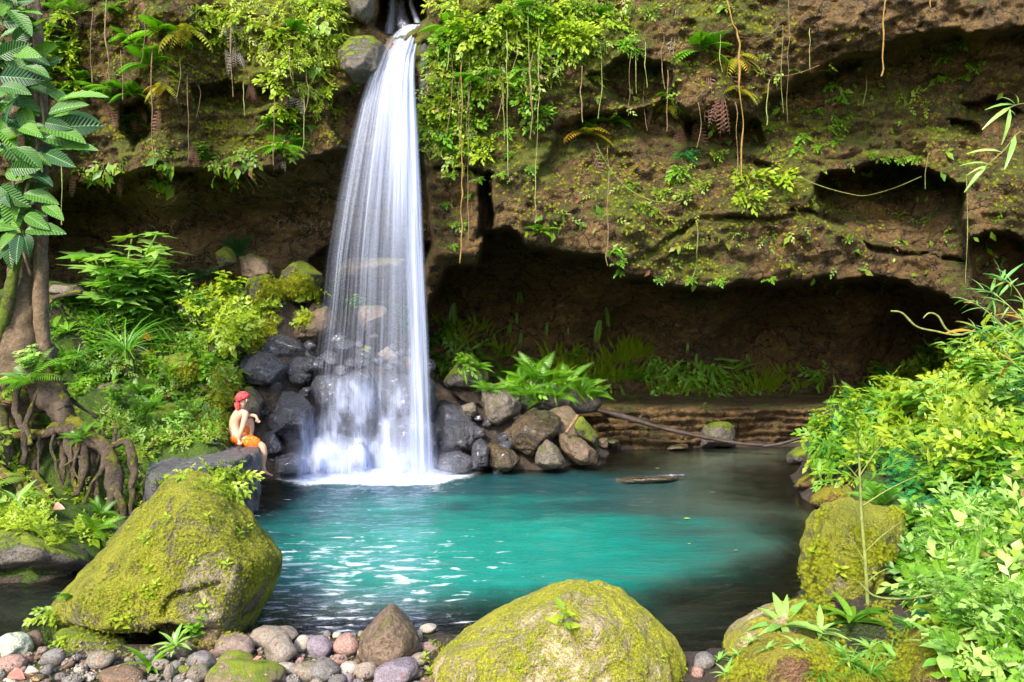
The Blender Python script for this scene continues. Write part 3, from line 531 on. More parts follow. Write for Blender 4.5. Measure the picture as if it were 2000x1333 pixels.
# cobbles of the near shore
cob_px = [(408,1243,33,31,'d','round brown cobble with orange lichen leaning on the largest mossy boulder'),(457,1266,43,27,'p','broad pinkish brown cobble right of the lichened round one'),
 (394,1293,29,22,'g','rounded grey brown cobble below the lichened round one'),(458,1289,33,18,'m','cobble with a green moss crust in the left half of the row'),(533,1244,47,22,'t','wide grey tan cobble at the back of the row touching the water'),
 (548,1272,33,31,'t','egg shaped grey tan cobble with a moss smear'),(590,1258,17,18,'w','small cream cobble between the tan and the purple ones'),(625,1265,29,23,'v','purple grey cobble left of the pink one'),
 (677,1262,27,25,'r','pink cobble touching the pointed stone'),(562,1307,21,13,'w','whitish low cobble at the bottom of the row'),(586,1293,9,8,'r','tiny pink pebble between bigger cobbles'),
 (600,1312,27,24,'t','tan cobble at the bottom left of the grey square one'),(634,1309,31,25,'g','squarish grey cobble at the bottom centre of the row'),(661,1290,18,12,'r','small rosy cobble under the pink one'),
 (681,1307,20,14,'w','pinkish white cobble right of the squarish grey one'),(682,1326,12,9,'v','small mauve pebble at the bottom edge'),(772,1316,46,28,'v','large flat mauve cobble under the pointed stone'),
 (815,1245,11,14,'w','narrow white pebble between the pointed stone and the broad boulder'),(836,1228,18,9,'w','pale pebble at the water behind the broad boulder'),(815,1265,11,12,'g','dark pebble under the narrow white one'),
 (360,1310,13,11,'m','small mossy cobble left of the brown egg'),(388,1318,22,22,'t','brown egg shaped cobble below the grey brown one'),(480,1322,76,32,'m','wide mossy reddish stone at the bottom edge with seedlings on it'),
 (27,1263,29,23,'l','angular pale lichened stone at the left edge'),(65,1251,20,18,'d','dark brown cobble right of the pale lichened stone'),(20,1297,29,19,'r','striped reddish stone at the left edge'),
 (3,1318,9,12,'g','grey pebble cut by the left edge'),(53,1287,13,11,'r','reddish cobble behind the striped stone'),(68,1323,20,10,'o','ochre cobble on the left in the bottom row'),
 (118,1322,12,8,'g','small slate pebble in the bottom row'),(143,1329,19,12,'g','grey cobble in the bottom row left of the white veined one'),(176,1323,14,9,'w','white veined grey pebble under the hanging herbs'),
 (238,1323,45,22,'d','wide dark brown stone under the fern on the largest boulder'),(331,1316,12,17,'t','upright tan pebble right of the wide dark brown stone'),(1375,1293,23,17,'g','dark grey cobble right of the broad boulder'),
 (1362,1313,14,12,'r','brown pebble under the dark grey cobble at right')]
cobc = {'d': ((.13,.08,.05),(.08,.055,.035),(.2,.11,.05)), 'p': ((.20,.14,.11),(.13,.09,.075),(.25,.18,.14)), 'g': ((.14,.125,.11),(.085,.075,.07),(.19,.175,.16)), 't': ((.20,.16,.12),(.13,.105,.08),(.26,.21,.17)),
        'w': ((.36,.30,.24),(.25,.21,.17),(.44,.38,.32)), 'v': ((.17,.135,.155),(.11,.09,.105),(.22,.18,.20)), 'r': ((.26,.15,.12),(.17,.10,.08),(.30,.19,.15)), 'm': ((.22,.15,.10),(.13,.09,.06),(.3,.2,.15)),
        'l': ((.38,.40,.30),(.26,.28,.2),(.5,.52,.42)), 'o': ((.36,.22,.09),(.25,.15,.06),(.42,.29,.14))}
for k, cc in cobc.items():
    M['cob_' + k] = rock_mat('cobble_' + k, *cc, amt=0.5 if k == 'm' else (0.0 if k in 'dt' else -0.2), up=0.3, rough=0.5, scale=2.6, bump=0.6, lich=0.5 if k == 'l' else 0.15)
rng = random.Random(4)
def cobble(cx, cy_, rx, ry, k, label, group=None, sub=4):
    D_ = min(max((H - 0.03) * F / (cy_ + ry * 0.55 - CY), 4.9), 6.6)
    rX = rx * D_ / F; rZ = ry * D_ / F; rY = (rX + rZ) * 0.5 * rng.uniform(.85, 1.15)
    dirs, F_ = ico(sub); seed = int(cx * 3 + cy_)
    nn = np.random.RandomState(seed).randn(9, 3); nn /= np.linalg.norm(nn, axis=1)[:, None]
    kk = np.concatenate([np.maximum(dirs @ nn.T / 0.86, 0), np.maximum(-dirs @ nn.T / 0.9, 0)], 1)
    r = 1 / (np.sum(kk ** 9, 1) + 1) ** (1 / 9.0)
    if k == 'l': r = r * (1 + 0.12 * ridge(dirs * 1.8 + seed, 2, seed))
    r *= 1 + 0.10 * fbm(dirs * 1.5 + seed, 3, seed) + 0.02 * ridge(dirs * 4 + seed, 2, seed) + 0.012 * fbm(dirs * 9, 2, seed)
    V = dirs * r[:, None] * 1.07 * np.array([rX, rY, rZ])
    a = rng.uniform(-.12, .12); V = V @ np.array([[math.cos(a), 0, math.sin(a)], [0, 1, 0], [-math.sin(a), 0, math.cos(a)]])
    c = W(cx, cy_, D_); c[2] = max(c[2], -0.02 + rZ * 0.5)
    solid(V + c, F_)
    o = obj('cobble', mesh_np('cobble', V, F_, M['cob_' + k]), loc=c); tag(o, label, 'stone', group); return o
for r_ in cob_px: cobble(*r_)
# small gravel and loose pebbles filling the gaps
occ = [(c_[0], c_[1], max(c_[2], c_[3])) for c_ in cob_px]
cnt = 0
for i in range(2500):
    x = rng.uniform(0, 840); y = rng.uniform(1238, 1345); s_ = rng.uniform(11, 30) if i < 1100 else rng.uniform(6, 14)
    if y < 1262 and (x < 420 or s_ > 12): continue
    if 90 < x < 330 and y < 1284: continue
    if any(math.hypot(x - a, y - b) < (c_ + s_) * 0.66 for a, b, c_ in occ): continue
    occ.append((x, y, s_)); cnt += 1
    cobble(x, y, s_, s_ * rng.uniform(.6, .85), rng.choice('gtpdvdgtdgw'), 'one of the small stones filling the gaps between the bigger shore cobbles', 'small pebbles between the cobbles', 3)
    if cnt > 215: break
build_bvh()
# ================================================================ WATERFALL
def fall_mat(name, col=(0.73, 0.79, 1.0), su=40.0, sv=1.0, lo=0.35, hi=0.75, soft=0.35, gain=1.0, fine=0.5):
    n = N(name); uv = n.n('CombineXYZ', {0: n.math('MULTIPLY', n.attr('fu'), su), 1: n.math('MULTIPLY', n.attr('fv'), sv), 2: n.attr('fs')}).outputs[0]
    a1 = n.noise(uv, 1.0, 3, 0.6); uv2 = n.n('VectorMath', {0: uv, 1: (3.7, 0.8, 1.0)}, operation='MULTIPLY').outputs[0]
    a2 = n.noise(uv2, 1.0, 3, 0.6)
    s = n.math('ADD', n.math('MULTIPLY', a1, 1 - fine), n.math('MULTIPLY', a2, fine))
    uv3 = n.n('VectorMath', {0: uv, 1: (0.22, 0.35, 1.0)}, operation='MULTIPLY').outputs[0]
    s = n.math('ADD', n.math('MULTIPLY', s, .68), n.math('MULTIPLY', n.noise(uv3, 1.0, 2, .6), .32)); s = n.ramp(s, lo, hi)
    dn = n.attr('dens')
    al = n.math('MULTIPLY', dn, n.math('ADD', n.math('MULTIPLY', s, 1 - soft), n.math('MULTIPLY', dn, soft)), clamp=False)
    al = n.math('MINIMUM', n.math('MULTIPLY', al, gain), 0.97)
    d = n.n('BsdfDiffuse', {'Color': col}); t = n.n('BsdfTranslucent', {'Color': col})
    b = n.n('MixShader', {0: 0.45, 1: d.outputs[0], 2: t.outputs[0]})
    tr = n.n('BsdfTransparent', {'Color': (1, 1, 1)})
    m = n.n('MixShader', {0: al, 1: tr.outputs[0], 2: b.outputs[0]})
    n.t.links.new(m.outputs[0], n.out.inputs[0]); return n.m
M['fall'] = fall_mat('falling_water', gain=1.12, su=24, sv=0.5, lo=.36, hi=.72, soft=.3, fine=.4)
M['veil'] = fall_mat('water_veil', gain=1.15, su=36, sv=0.35, lo=0.42, hi=0.70, soft=0.08, fine=.4)
M['mist'] = fall_mat('mist', su=5, sv=3.0, lo=0.2, hi=0.8, soft=0.7, gain=1.0, fine=.3)
M['casc'] = fall_mat('cascade_water', col=(0.68, 0.75, 1.0), su=38, sv=2.0, lo=0.38, hi=0.72, soft=0.45, gain=1.1)
root = bpy.data.objects.new('waterfall', None); C.objects.link(root); root.location = (-2.4, 13.9, 0)
tag(root, 'white silky waterfall dropping from the cliff notch over wet rocks into the pool', 'waterfall')
def wobj(name, me):
    o = obj(name, me, root); o.location = (2.4, -13.9, 0); return o
vk = [45, 60, 80, 110, 150, 200, 260, 330, 400, 500, 600, 700, 800, 925]
xl = [800, 775, 757, 739, 722, 705, 690, 674, 660, 643, 632, 618, 606, 590]
xr = [822, 822, 818, 812, 811, 814, 818, 822, 826, 831, 836, 841, 845, 850]
def curtain(name, mat, s0, s1, dfun, Doff, seed, v0=48, v1=925, nu=60, nv=110, curve=0.25):
    s = np.linspace(0, 1, nu); v = np.linspace(0, 1, nv) ** 1.25 * (v1 - v0) + v0
    SS, VV_ = np.meshgrid(s, v)
    L_ = np.interp(VV_, vk, xl); R_ = np.interp(VV_, vk, xr); ss = s0 + (s1 - s0) * SS
    X = L_ + (R_ - L_) * ss
    Dp = np.interp(VV_, [45, 80, 150, 400, 925], [14.85, 14.5, 14.15, 13.95, 13.8]) + Doff - curve * np.sin(np.pi * SS) + 0.05 * fbm(np.stack([SS.ravel() * 9, VV_.ravel() / 300, 0 * SS.ravel() + seed], 1), 2, seed).reshape(SS.shape)
    Pq = np.stack([(X - CX) * Dp / F, Dp, H - (VV_ - CY) * Dp / F], -1).reshape(-1, 3)
    dens = dfun(ss, VV_, SS)
    me = mesh_np(name, Pq, grid_faces(nu, nv), M[mat], {'fu': (ss + seed * 3.3).ravel(), 'fv': (VV_ / 220).ravel(), 'fs': np.full(SS.size, seed * 5.1), 'dens': np.clip(dens, 0, 1).ravel()})
    return wobj(name, me)
def edge(SS, a=0.12, b=0.12): return sstep(0, a, SS) * sstep(0, b, 1 - SS)
curtain('main_stream', 'fall', 0.0, 1.0, lambda s, v, e: edge(e, .14, .05) * np.clip(np.interp(v, [45, 60, 200, 300, 420, 600, 925], [.9, 1.2, 1.1, .8, .36, .12, .07]) * (0.34 + 0.9 * sstep(.15, .75, s + 0.0008 * (230 - v))), 0, 1), 0, 1)
curtain('inner_stream', 'fall', 0.45, 1.0, lambda s, v, e: edge(e, .3, .06) * np.interp(v, [45, 100, 300, 500, 925], [1, 1.2, .9, .32, .18]), -0.14, 2)
curtain('left_veil', 'veil', 0.0, 0.75, lambda s, v, e: edge(e, .1, .3) * np.interp(v, [45, 150, 300, 600, 925], [.9, .95, .62, .22, .07]), 0.14, 3)
curtain('fine_veil', 'veil', -0.06, 0.95, lambda s, v, e: edge(e, .15, .2) * np.interp(v, [45, 150, 300, 925], [.2, .5, .4, .10]), -0.24, 4)
curtain('right_jet', 'fall', 0.76, 1.0, lambda s, v, e: edge(e, .35, .2) * np.interp(v, [45, 250, 400, 925], [.6, .75, .95, .9]), -0.08, 7, curve=0.1)
# small streams in the notch above the lip
def strip(name, pts, wpx, mat, seed, dens=0.8):
    pts = np.array(pts, float); n_ = 24; t = np.linspace(0, 1, n_) * (len(pts) - 1)
    q_ = np.stack([np.interp(t, np.arange(len(pts)), pts[:, k]) for k in range(3)], 1); nu = 9; Ps = []; fu = []; fv = []; de = []
    for i, (x, y, d) in enumerate(q_):
        for j in range(nu):
            e = j / (nu - 1); Ps.append(W(x + (e - .5) * wpx * (1 + .5 * i / n_), y, d - 0.06 * math.sin(math.pi * e))); fu.append(e * .25 + seed); fv.append(y / 220); de.append(dens * math.sin(math.pi * e) * min(1, 4 * i / n_ + .3))
    return wobj(name, mesh_np(name, np.array(Ps), grid_faces(nu, n_), M[mat], {'fu': fu, 'fv': fv, 'fs': [seed] * len(fu), 'dens': de}))
strip('upper_trickle', [(768, -30, 15.6), (766, 20, 15.5), (760, 66, 15.1)], 16, 'fall', 11, .75)
strip('upper_trickle', [(800, -30, 15.7), (803, 10, 15.6), (816, 45, 15.0)], 10, 'fall', 12, .9)
strip('upper_trickle', [(786, -30, 15.8), (782, 20, 15.5), (790, 58, 15.0)], 18, 'fall', 13, .55)
# cascade: sheets of water draped over the wet rocks
def drape(name, poly, step, lift, dens, seed, mat='casc', smooth=7):
    P_ = np.array(poly, float); x0, y0 = P_.min(0); x1, y1 = P_.max(0)
    xs = np.arange(x0, x1 + step, step); ys = np.arange(y0, y1 + step, step); Dm = np.full((len(ys), len(xs)), np.nan)
    for j, y in enumerate(ys):
        for i, x in enumerate(xs):
            p_, _n = hit(x, y)
            Dm[j, i] = p_[1] if p_ is not None else 15
    base = Dm.copy()
    for _ in range(smooth):                       # water bridges the gaps between rocks and falls ahead of them
        Pm = np.pad(Dm, 1, mode='edge'); av = (Pm[:-2, 1:-1] + Pm[2:, 1:-1] + Pm[1:-1, :-2] + Pm[1:-1, 2:]) / 4
        Dm = np.minimum(np.minimum(Dm, av), np.minimum(base, av + 0.02))
    for j in range(1, len(ys)): Dm[j] = np.minimum(Dm[j], Dm[j - 1] + 0.004)
    Dm -= lift
    XX, YY = np.meshgrid(xs, ys); sdp = poly_sd(poly, XX, YY)
    nz_ = fbm(np.stack([XX.ravel() / 26, YY.ravel() / 60, 0 * XX.ravel() + seed], 1), 4, seed).reshape(XX.shape)
    fade = sstep(6, -34, sdp + 16 * nz_)
    dn = np.clip(dens(XX, YY, nz_), 0, 1) * fade
    Pq = np.stack([(XX - CX) * Dm / F, Dm, H - (YY - CY) * Dm / F], -1).reshape(-1, 3)
    return wobj(name, mesh_np(name, Pq, grid_faces(len(xs), len(ys)), M[mat], {'fu': (XX / 260).ravel(), 'fv': (YY / 220).ravel(), 'fs': np.full(XX.size, seed), 'dens': dn.ravel()}))
drape('cascade_sheet', [(590, 760), (640, 715), (700, 712), (760, 700), (850, 690), (858, 800), (862, 932), (575, 936), (580, 850)], 5, 0.05,
      lambda X, Y, z: np.interp(Y, [700, 760, 800, 870, 905, 940], [.05, .32, .34, .55, .95, 1.1]) + .9 * z + .3 * sstep(780, 830, X), 3)
drape('cascade_sheet', [(582, 850), (600, 830), (700, 840), (790, 790), (855, 780), (864, 936), (570, 938)], 5, 0.16,
      lambda X, Y, z: np.interp(Y, [780, 850, 890, 915, 940], [.0, .2, .7, 1.1, 1.2]) + .6 * z, 5)
drape('side_spill', [(578, 805), (592, 800), (604, 840), (608, 900), (604, 936), (584, 936), (588, 880), (582, 840)], 3, 0.08, lambda X, Y, z: 1.1 + 0 * X, 6)
drape('mist', [(545, 850), (600, 800), (700, 820), (800, 780), (870, 800), (900, 900), (890, 940), (545, 940)], 8, 0.35,
      lambda X, Y, z: np.interp(Y, [780, 860, 920, 940], [.04, .2, .5, .55]) + .2 * z, 8, mat='mist')
# foam cushion at the foot
xs = np.linspace(-4.5, -0.2, 120); ys = np.linspace(12.9, 14.9, 60); FX, FY = np.meshgrid(xs, ys)
rr = np.hypot((FX + 2.55) / 1.9, (FY - 13.95) / 0.9); nzf = fbm(np.stack([FX.ravel() * 3, FY.ravel() * 5, 0 * FX.ravel()], 1), 4, 8).reshape(FX.shape)
FZ = 0.012 + 0.13 * sstep(1.0, 0.2, rr) * (1 + 0.6 * nzf); dn = sstep(1.02, 0.62, rr + 0.14 * nzf)
wobj('foam', mesh_np('foam', np.stack([FX.ravel(), FY.ravel(), FZ.ravel()], 1), grid_faces(120, 60), M['casc'], {'fu': FX.ravel() * .3, 'fv': FY.ravel(), 'fs': 0 * FX.ravel(), 'dens': dn.ravel() * 1.0}))
# ================================================================ LEAF TOOLKIT
R_ = np.random.RandomState(11)
def nrm(a): return a / (np.linalg.norm(a, axis=-1, keepdims=True) + 1e-9)
def frames(d, up):
    X = nrm(np.asarray(d, float)); up = np.asarray(up, float); Z = nrm(up - np.sum(up * X, -1, keepdims=True) * X + 1e-6); Y = np.cross(Z, X)
    return np.stack([X, Y, Z], -1)
def leaf_t(Wd=0.4, n=3, fold=0.12, droop=0.25, peak=0.42, curl=0.0, wave=0.0):
    t = np.linspace(0, 1, n + 1); w = np.where(t < peak, np.sin(np.pi / 2 * np.clip(t / peak, 0, 1)) ** .8, np.cos(np.pi / 2 * np.clip((t - peak) / (1 - peak), 0, 1)) ** .9) * Wd / 2
    w[0] = 0.03 * Wd; w[-1] = 0.01
    z = -droop * t ** 2; V = []
    for i in range(n + 1):
        wv = wave * math.sin(i * 2.1)
        V += [(t[i] * (1 - .3 * droop * t[i]), -w[i], z[i] + fold * w[i] * 2 + wv), (t[i] * (1 - .3 * droop * t[i]), 0, z[i]), (t[i] * (1 - .3 * droop * t[i]), w[i], z[i] + fold * w[i] * 2 - wv)]
    Fq = []
    for i in range(n):
        a = 3 * i; Fq += [(a, a + 3, a + 4, a + 1), (a + 1, a + 4, a + 5, a + 2)]
    return np.array(V), np.array(Fq), np.zeros(len(V))
def lobed_t(nl=5, droop=0.2):
    V = [(0.28, 0, 0)]; Fq = []; m = []
    angs = np.linspace(-2.3, 2.3, nl + 1)
    for i in range(nl + 1): m.append(len(V)); a = angs[i]; r = 0.26 if 0 < i < nl else .2; V.append((0.28 + r * math.cos(a), r * math.sin(a), -.02))
    for i in range(nl):
        a = (angs[i] + angs[i + 1]) / 2; r = 0.72 - .16 * abs(a); k = len(V); V.append((0.28 + r * math.cos(a), r * math.sin(a), -droop * r * r))
        Fq.append((0, m[i], k, m[i + 1]))
    V = np.array(V); return V, np.array(Fq), np.zeros(len(V))
class Batch:
    def __init__(s): s.V = []; s.F = []; s.R = []; s.o = 0
    def add(s, T, pos, Rm, sc, rnd=None):
        tV, tF, tR = T; pos = np.atleast_2d(pos); n = len(pos); Rm = np.asarray(Rm).reshape(-1, 3, 3)
        if len(Rm) == 1: Rm = np.repeat(Rm, n, 0)
        sc = np.broadcast_to(np.asarray(sc, float).reshape(-1, 1, 1) if np.ndim(sc) else np.full((1, 1, 1), sc), (n, 1, 1))
        V = np.einsum('nij,mj->nmi', Rm, tV) * sc + pos[:, None]
        rnd = R_.rand(n) if rnd is None else np.broadcast_to(rnd, (n,))
        s.V.append(V.reshape(-1, 3)); s.R.append(np.clip(rnd[:, None] * .8 + .2 * tR[None] + 0 * V[..., 0], 0, 1).ravel())
        s.F.append((tF[None] + (np.arange(n) * len(tV))[:, None, None] + s.o).reshape(-1, tF.shape[1])); s.o += n * len(tV); return s
    def tmpl(s): return np.concatenate(s.V), np.concatenate(s.F), np.concatenate(s.R)
    def mesh(s, name, mat): V, F_, r = s.tmpl(); return mesh_np(name, V, F_, mat, {'rnd': r})
def stem_into(b, pts, rad, rnd=0.1, sides=4):
    pts = np.array(pts, float); n = len(pts); rad = np.broadcast_to(rad, (n,)); tg = nrm(np.gradient(pts, axis=0)); fr = frames(tg, np.tile([0.13, 0.2, 1.0], (n, 1)) + 0.01)
    a = np.arange(sides) * 2 * math.pi / sides
    V = pts[:, None] + rad[:, None, None] * (np.cos(a)[None, :, None] * fr[:, None, :, 1] + np.sin(a)[None, :, None] * fr[:, None, :, 2])
    Fq = [(i * sides + j, i * sides + (j + 1) % sides, (i + 1) * sides + (j + 1) % sides, (i + 1) * sides + j) for i in range(n - 1) for j in range(sides)]
    b.V.append(V.reshape(-1, 3)); b.F.append(np.array(Fq) + b.o); b.R.append(np.full(n * sides, rnd)); b.o += n * sides
def bez(p0, p1, p2, n=8):
    t = np.linspace(0, 1, n)[:, None]; return (1 - t) ** 2 * np.array(p0) + 2 * t * (1 - t) * np.array(p1) + t * t * np.array(p2)
def frond(n=16, width=0.26, droop=0.5, rise=0.35, lw=0.28, gap=1.0, hang=0.3, segs=1):
    """unit fern frond along +X, arching"""
    b = Batch(); t = np.linspace(0.06, 1, n); x = t * (1 - 0.25 * droop * t); z = rise * t - (rise * .4 + droop) * t ** 2
    pts = np.stack([x, 0 * t, z], 1); stem_into(b, np.vstack([[0, 0, 0], pts]), np.linspace(.012, .003, n + 1), .15, 3)
    tg = nrm(np.gradient(pts, axis=0)); ln = width * (np.sin(np.pi * (0.12 + 0.86 * t ** 0.85)) ** 0.8)
    T = leaf_t(lw, 2, .05, .15, .3)
    for sg in (-1, 1):
        d = tg * 0.55 + np.array([0, sg, 0]) * 1.0 + np.array([0, 0, -hang]); up = np.cross(tg, np.array([0, 1.0, 0])) * -1
        b.add(T, pts, frames(d, np.tile([0, 0, 1.0], (n, 1)) + 0 * up), ln, .3 + .5 * t)
    return b.tmpl()
def sprig(n=7, Ls=0.42, Wd=.5, T=None):
    """unit sprig along +X with alternate leaves"""
    b = Batch(); T = T or leaf_t(Wd, 2, .12, .2); p = bez((0, 0, 0), (.45, 0, .18), (.85, 0, .05), n)
    stem_into(b, p, .012, .15, 3)
    for i in range(n):
        sg = 1 if i % 2 else -1; t = i / (n - 1)
        b.add(T, p[i], frames([.45 + t * .8, sg * (1 - .7 * t), .15 + .2 * R_.randn() * .5], [0.1 * R_.randn(), 0.1, 1]), Ls * R_.uniform(.7, 1.1))
    return b.tmpl()
def clump(T, nf, el=(30, 75), sc=(0.7, 1.0), spread=360, az0=0):
    b = Batch()
    for i in range(nf):
        az = math.radians(az0 + spread * (i + R_.rand() * .8) / nf); e = math.radians(R_.uniform(*el))
        d = np.array([math.cos(az) * math.cos(e), math.sin(az) * math.cos(e), math.sin(e)])
        b.add(T, [[0, 0, 0]], frames(d, [0.02, 0.01, 1]), R_.uniform(*sc))
    return b
M['fern'] = leaf_mat('fern_green', (0.055, 0.19, 0.008), (0.19, 0.42, 0.015), .35)
M['fern_dark'] = leaf_mat('fern_deep_green', (0.015, 0.085, 0.022), (0.035, 0.18, 0.035), .25)
M['leafg'] = leaf_mat('leaf_green', (0.065, 0.20, 0.010), (0.24, 0.44, 0.02), .35)
M['leafy'] = leaf_mat('leaf_yellow_green', (0.17, 0.30, 0.010), (0.46, 0.53, 0.03), .4)
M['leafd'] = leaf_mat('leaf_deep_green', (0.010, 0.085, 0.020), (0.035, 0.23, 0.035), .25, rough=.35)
M['leafp'] = leaf_mat('leaf_pale_green', (0.13, 0.34, 0.04), (0.46, 0.60, 0.16), .35, rough=.32)
M['mix'] = leaf_mat('leaf_mixed', (0.06, 0.19, 0.010), (0.36, 0.46, 0.03), .38, third=(0.30, 0.12, 0.07))
M['moss_t'] = leaf_mat('moss_tuft', (0.16, 0.18, 0.010), (0.46, 0.47, 0.03), .3, rough=.8, spec=.1)
M['dead'] = leaf_mat('dead_leaf', (0.24, 0.10, 0.07), (0.48, 0.28, 0.22), .3, rough=.7)
M['deadw'] = leaf_mat('bleached_leaf', (0.42, 0.33, 0.30), (0.68, 0.60, 0.55), .3, rough=.7)
M['autumn'] = leaf_mat('turning_frond', (0.12, 0.30, 0.012), (0.55, 0.24, 0.03), .35)
M['grass'] = leaf_mat('grass_blade', (0.06, 0.22, 0.015), (0.20, 0.42, 0.04), .35)
M['bamboo'] = leaf_mat('bamboo_leaf', (0.08, 0.28, 0.04), (0.34, 0.52, 0.16), .35, third=(0.5, 0.25, 0.03))
M['vine'] = plain_mat('vine_bark', (0.22, 0.15, 0.08), .8, .2, (0.12, 0.08, 0.04), 30)
M['vine_y'] = plain_mat('vine_yellow', (0.27, 0.16, 0.04), .7, .2, (0.17, 0.11, 0.04), 30)
M['vine_g'] = plain_mat('vine_green', (0.22, 0.25, 0.06), .6, .3, (0.13, 0.15, 0.04), 30)
L3 = leaf_t(.42, 3); LB = leaf_t(.55, 3, .1, .3, .4); LN = leaf_t(.2, 4, .15, .35, .4); LH = leaf_t(.75, 4, .1, .25, .28); LS = leaf_t(.5, 2); LG = leaf_t(.045, 4, .3, .9, .3); LO = lobed_t()
F16 = frond(17, .27, .55, .35, .15); F12 = frond(12, .3, .6, .3, .34); FH = frond(14, .26, .25, .1, .36, hang=.5); FD = frond(9, .22, .1, .0, .22, hang=.8); FL = frond(20, .16, .35, .3, .34); FS = frond(18, .10, .2, .2, .6)
PR = {}
def proto(k, nm, batch, mat, cat): PR.setdefault(k, []).append((nm, batch.mesh(nm, M[mat]), cat))
for v_ in range(3):
    proto('fern', 'fern', clump(F16, 11 + 2 * v_, (20, 75)), 'fern', 'fern')
    proto('fern_dark', 'fern', clump(F16, 10 + v_, (15, 70)), 'fern_dark', 'fern')
    proto('fernfan', 'fern', clump(F12, 7 + v_, (-5, 40), spread=200, az0=170), 'fern', 'fern')
    proto('autumn', 'fern', clump(F12, 5 + v_, (-30, 20), spread=170, az0=185), 'autumn', 'fern')
    b = Batch()
    for i in range(3 + v_ * 2):
        a = R_.uniform(-1, 1); b.add(FD, [[.12 * a, 0, -.05 * abs(a)]], frames([.35 * a, .1, -1], [.3 * a, -1, .1]), R_.uniform(.6, 1))
    proto('deadfrond', 'dead_fern', b, 'dead', 'dead fern')
    proto('deadwhite', 'dead_fern', b, 'deadw', 'dead fern')
    b = Batch()                                             # leafy herb with broad leaves
    for s_ in range(4 + v_):
        a = R_.rand() * 6.28; h_ = R_.uniform(.5, .95); p_ = bez((0, 0, 0), (.1 * math.cos(a), .1 * math.sin(a), h_ * .6), (.3 * math.cos(a), .3 * math.sin(a), h_), 7); stem_into(b, p_, .008, .2)
        for i in range(2, 7):
            for sg in (0, math.pi):
                aa = i * 1.57 + sg + R_.rand() * .5; b.add(LB, [p_[i]], frames([math.cos(aa), math.sin(aa), .25], [0, 0, 1]), R_.uniform(.2, .32))
    proto('herb', 'leafy_plant', b, 'leafg', 'plant')
    c_ = Batch(); stem_into(c_, [(0, 0, 0), (.02, 0, .25), (.03, 0, .5)], .012, .3)
    for s_ in range(8): a = s_ * 2.4 + v_; c_.add(leaf_t(.46, 6, .12, .35, .42, wave=.01), [[.02, 0, .1 + .05 * s_]], frames([math.cos(a), math.sin(a), .35 + .1 * R_.randn()], [0, -.2, 1]), R_.uniform(.42, .62))
    proto('broad', 'broad_leaved_plant', c_, 'leafy', 'plant'); proto('broadp', 'broad_leaved_plant', c_, 'leafp', 'plant'); proto('herby', 'leafy_plant', b, 'leafy', 'plant'); proto('herbp', 'leafy_plant', b, 'leafp', 'plant')
    b = Batch()                                             # lobed-leaf shrub
    for s_ in range(10):
        a = R_.rand() * 6.28; h_ = R_.uniform(.3, 1.0); p_ = bez((0, 0, 0), (.12 * math.cos(a), .12 * math.sin(a), h_ * .6), (.3 * math.cos(a), .3 * math.sin(a), h_), 6); stem_into(b, p_, .009, .2)
        for i in range(2, 6):
            for sg in (0, 2.1, 4.2):
                aa = i * 1.1 + sg + R_.rand() * .6; b.add(LO, [p_[i]], frames([math.cos(aa), math.sin(aa), .1], [.2 * R_.randn(), -.35, 1]), R_.uniform(.22, .36))
    proto('lobed', 'lobed_leaf_shrub', b, 'leafp', 'shrub')
    b = Batch()                                             # grass tuft
    for s_ in range(46):
        a = R_.rand() * 6.28; e = math.radians(R_.uniform(45, 88)); b.add(LG, [[.05 * math.cos(a), .05 * math.sin(a), 0]], frames([math.cos(a) * math.cos(e), math.sin(a) * math.cos(e), math.sin(e)], [0, 0, 1]), R_.uniform(.5, 1.0))
    proto('grass', 'grass_tuft', b, 'grass', 'grass')
    b = Batch()                                             # rosette of long glossy leaves
    for s_ in range(11):
        a = s_ * 2.4; e = math.radians(R_.uniform(15, 70)); b.add(leaf_t(.2, 6, .15, .45, .45), [[0, 0, 0]], frames([math.cos(a) * math.cos(e), math.sin(a) * math.cos(e), math.sin(e)], [0, 0, 1]), R_.uniform(.6, 1.0))
    proto('rosette', 'long_leaf_plant', b, 'leafg', 'plant'); proto('rosettep', 'long_leaf_plant', b, 'leafp', 'plant')
    b = Batch()                                             # drooping sprig cluster hanging from rock (local -Z is down, -Y towards viewer)
    for s_ in range(7 + 2 * v_):
        a = R_.uniform(-1, 1); b.add(sprig(6, .4, .5), [[.15 * a, 0, R_.uniform(-.1, .1)]], frames([.7 * a, -.45, R_.uniform(-1, .25)], [0, -1, .5]), R_.uniform(.45, .85))
    proto('hang', 'hanging_herb', b, 'leafg', 'plant'); proto('hangy', 'hanging_herb', b, 'leafy', 'plant'); proto('hangd', 'hanging_herb', b, 'leafd', 'plant'); proto('hangm', 'hanging_herb', b, 'mix', 'plant')
    b = Batch()                                             # small seedling of a few leaves
    for s_ in range(6 + v_):
        a = s_ * 2.4; b.add(L3, [[0, 0, .08 * s_]], frames([math.cos(a), math.sin(a) - .3, .3 + .08 * s_], [0, -.4, 1]), R_.uniform(.4, .6))
    stem_into(b, [(0, 0, 0), (0, 0, .25), (0, 0, .5)], .015); proto('seedling', 'seedling', b, 'leafy', 'plant'); proto('seedlingg', 'seedling', b, 'leafg', 'plant')
    b = Batch()                                             # heart leaves
    for s_ in range(9):
        a = R_.uniform(-1, 1); zz = R_.uniform(-.5, .35); b.add(LH, [[.3 * a, -.1, zz]], frames([.35 * a + .2 * R_.randn(), -.35, -1], [0, -1, .3]), R_.uniform(.3, .45))
    proto('heart', 'heart_leaf_climber', b, 'leafp', 'climbing plant')
    b = Batch()                                             # upright wall ferns: narrow fronds arching from the wall
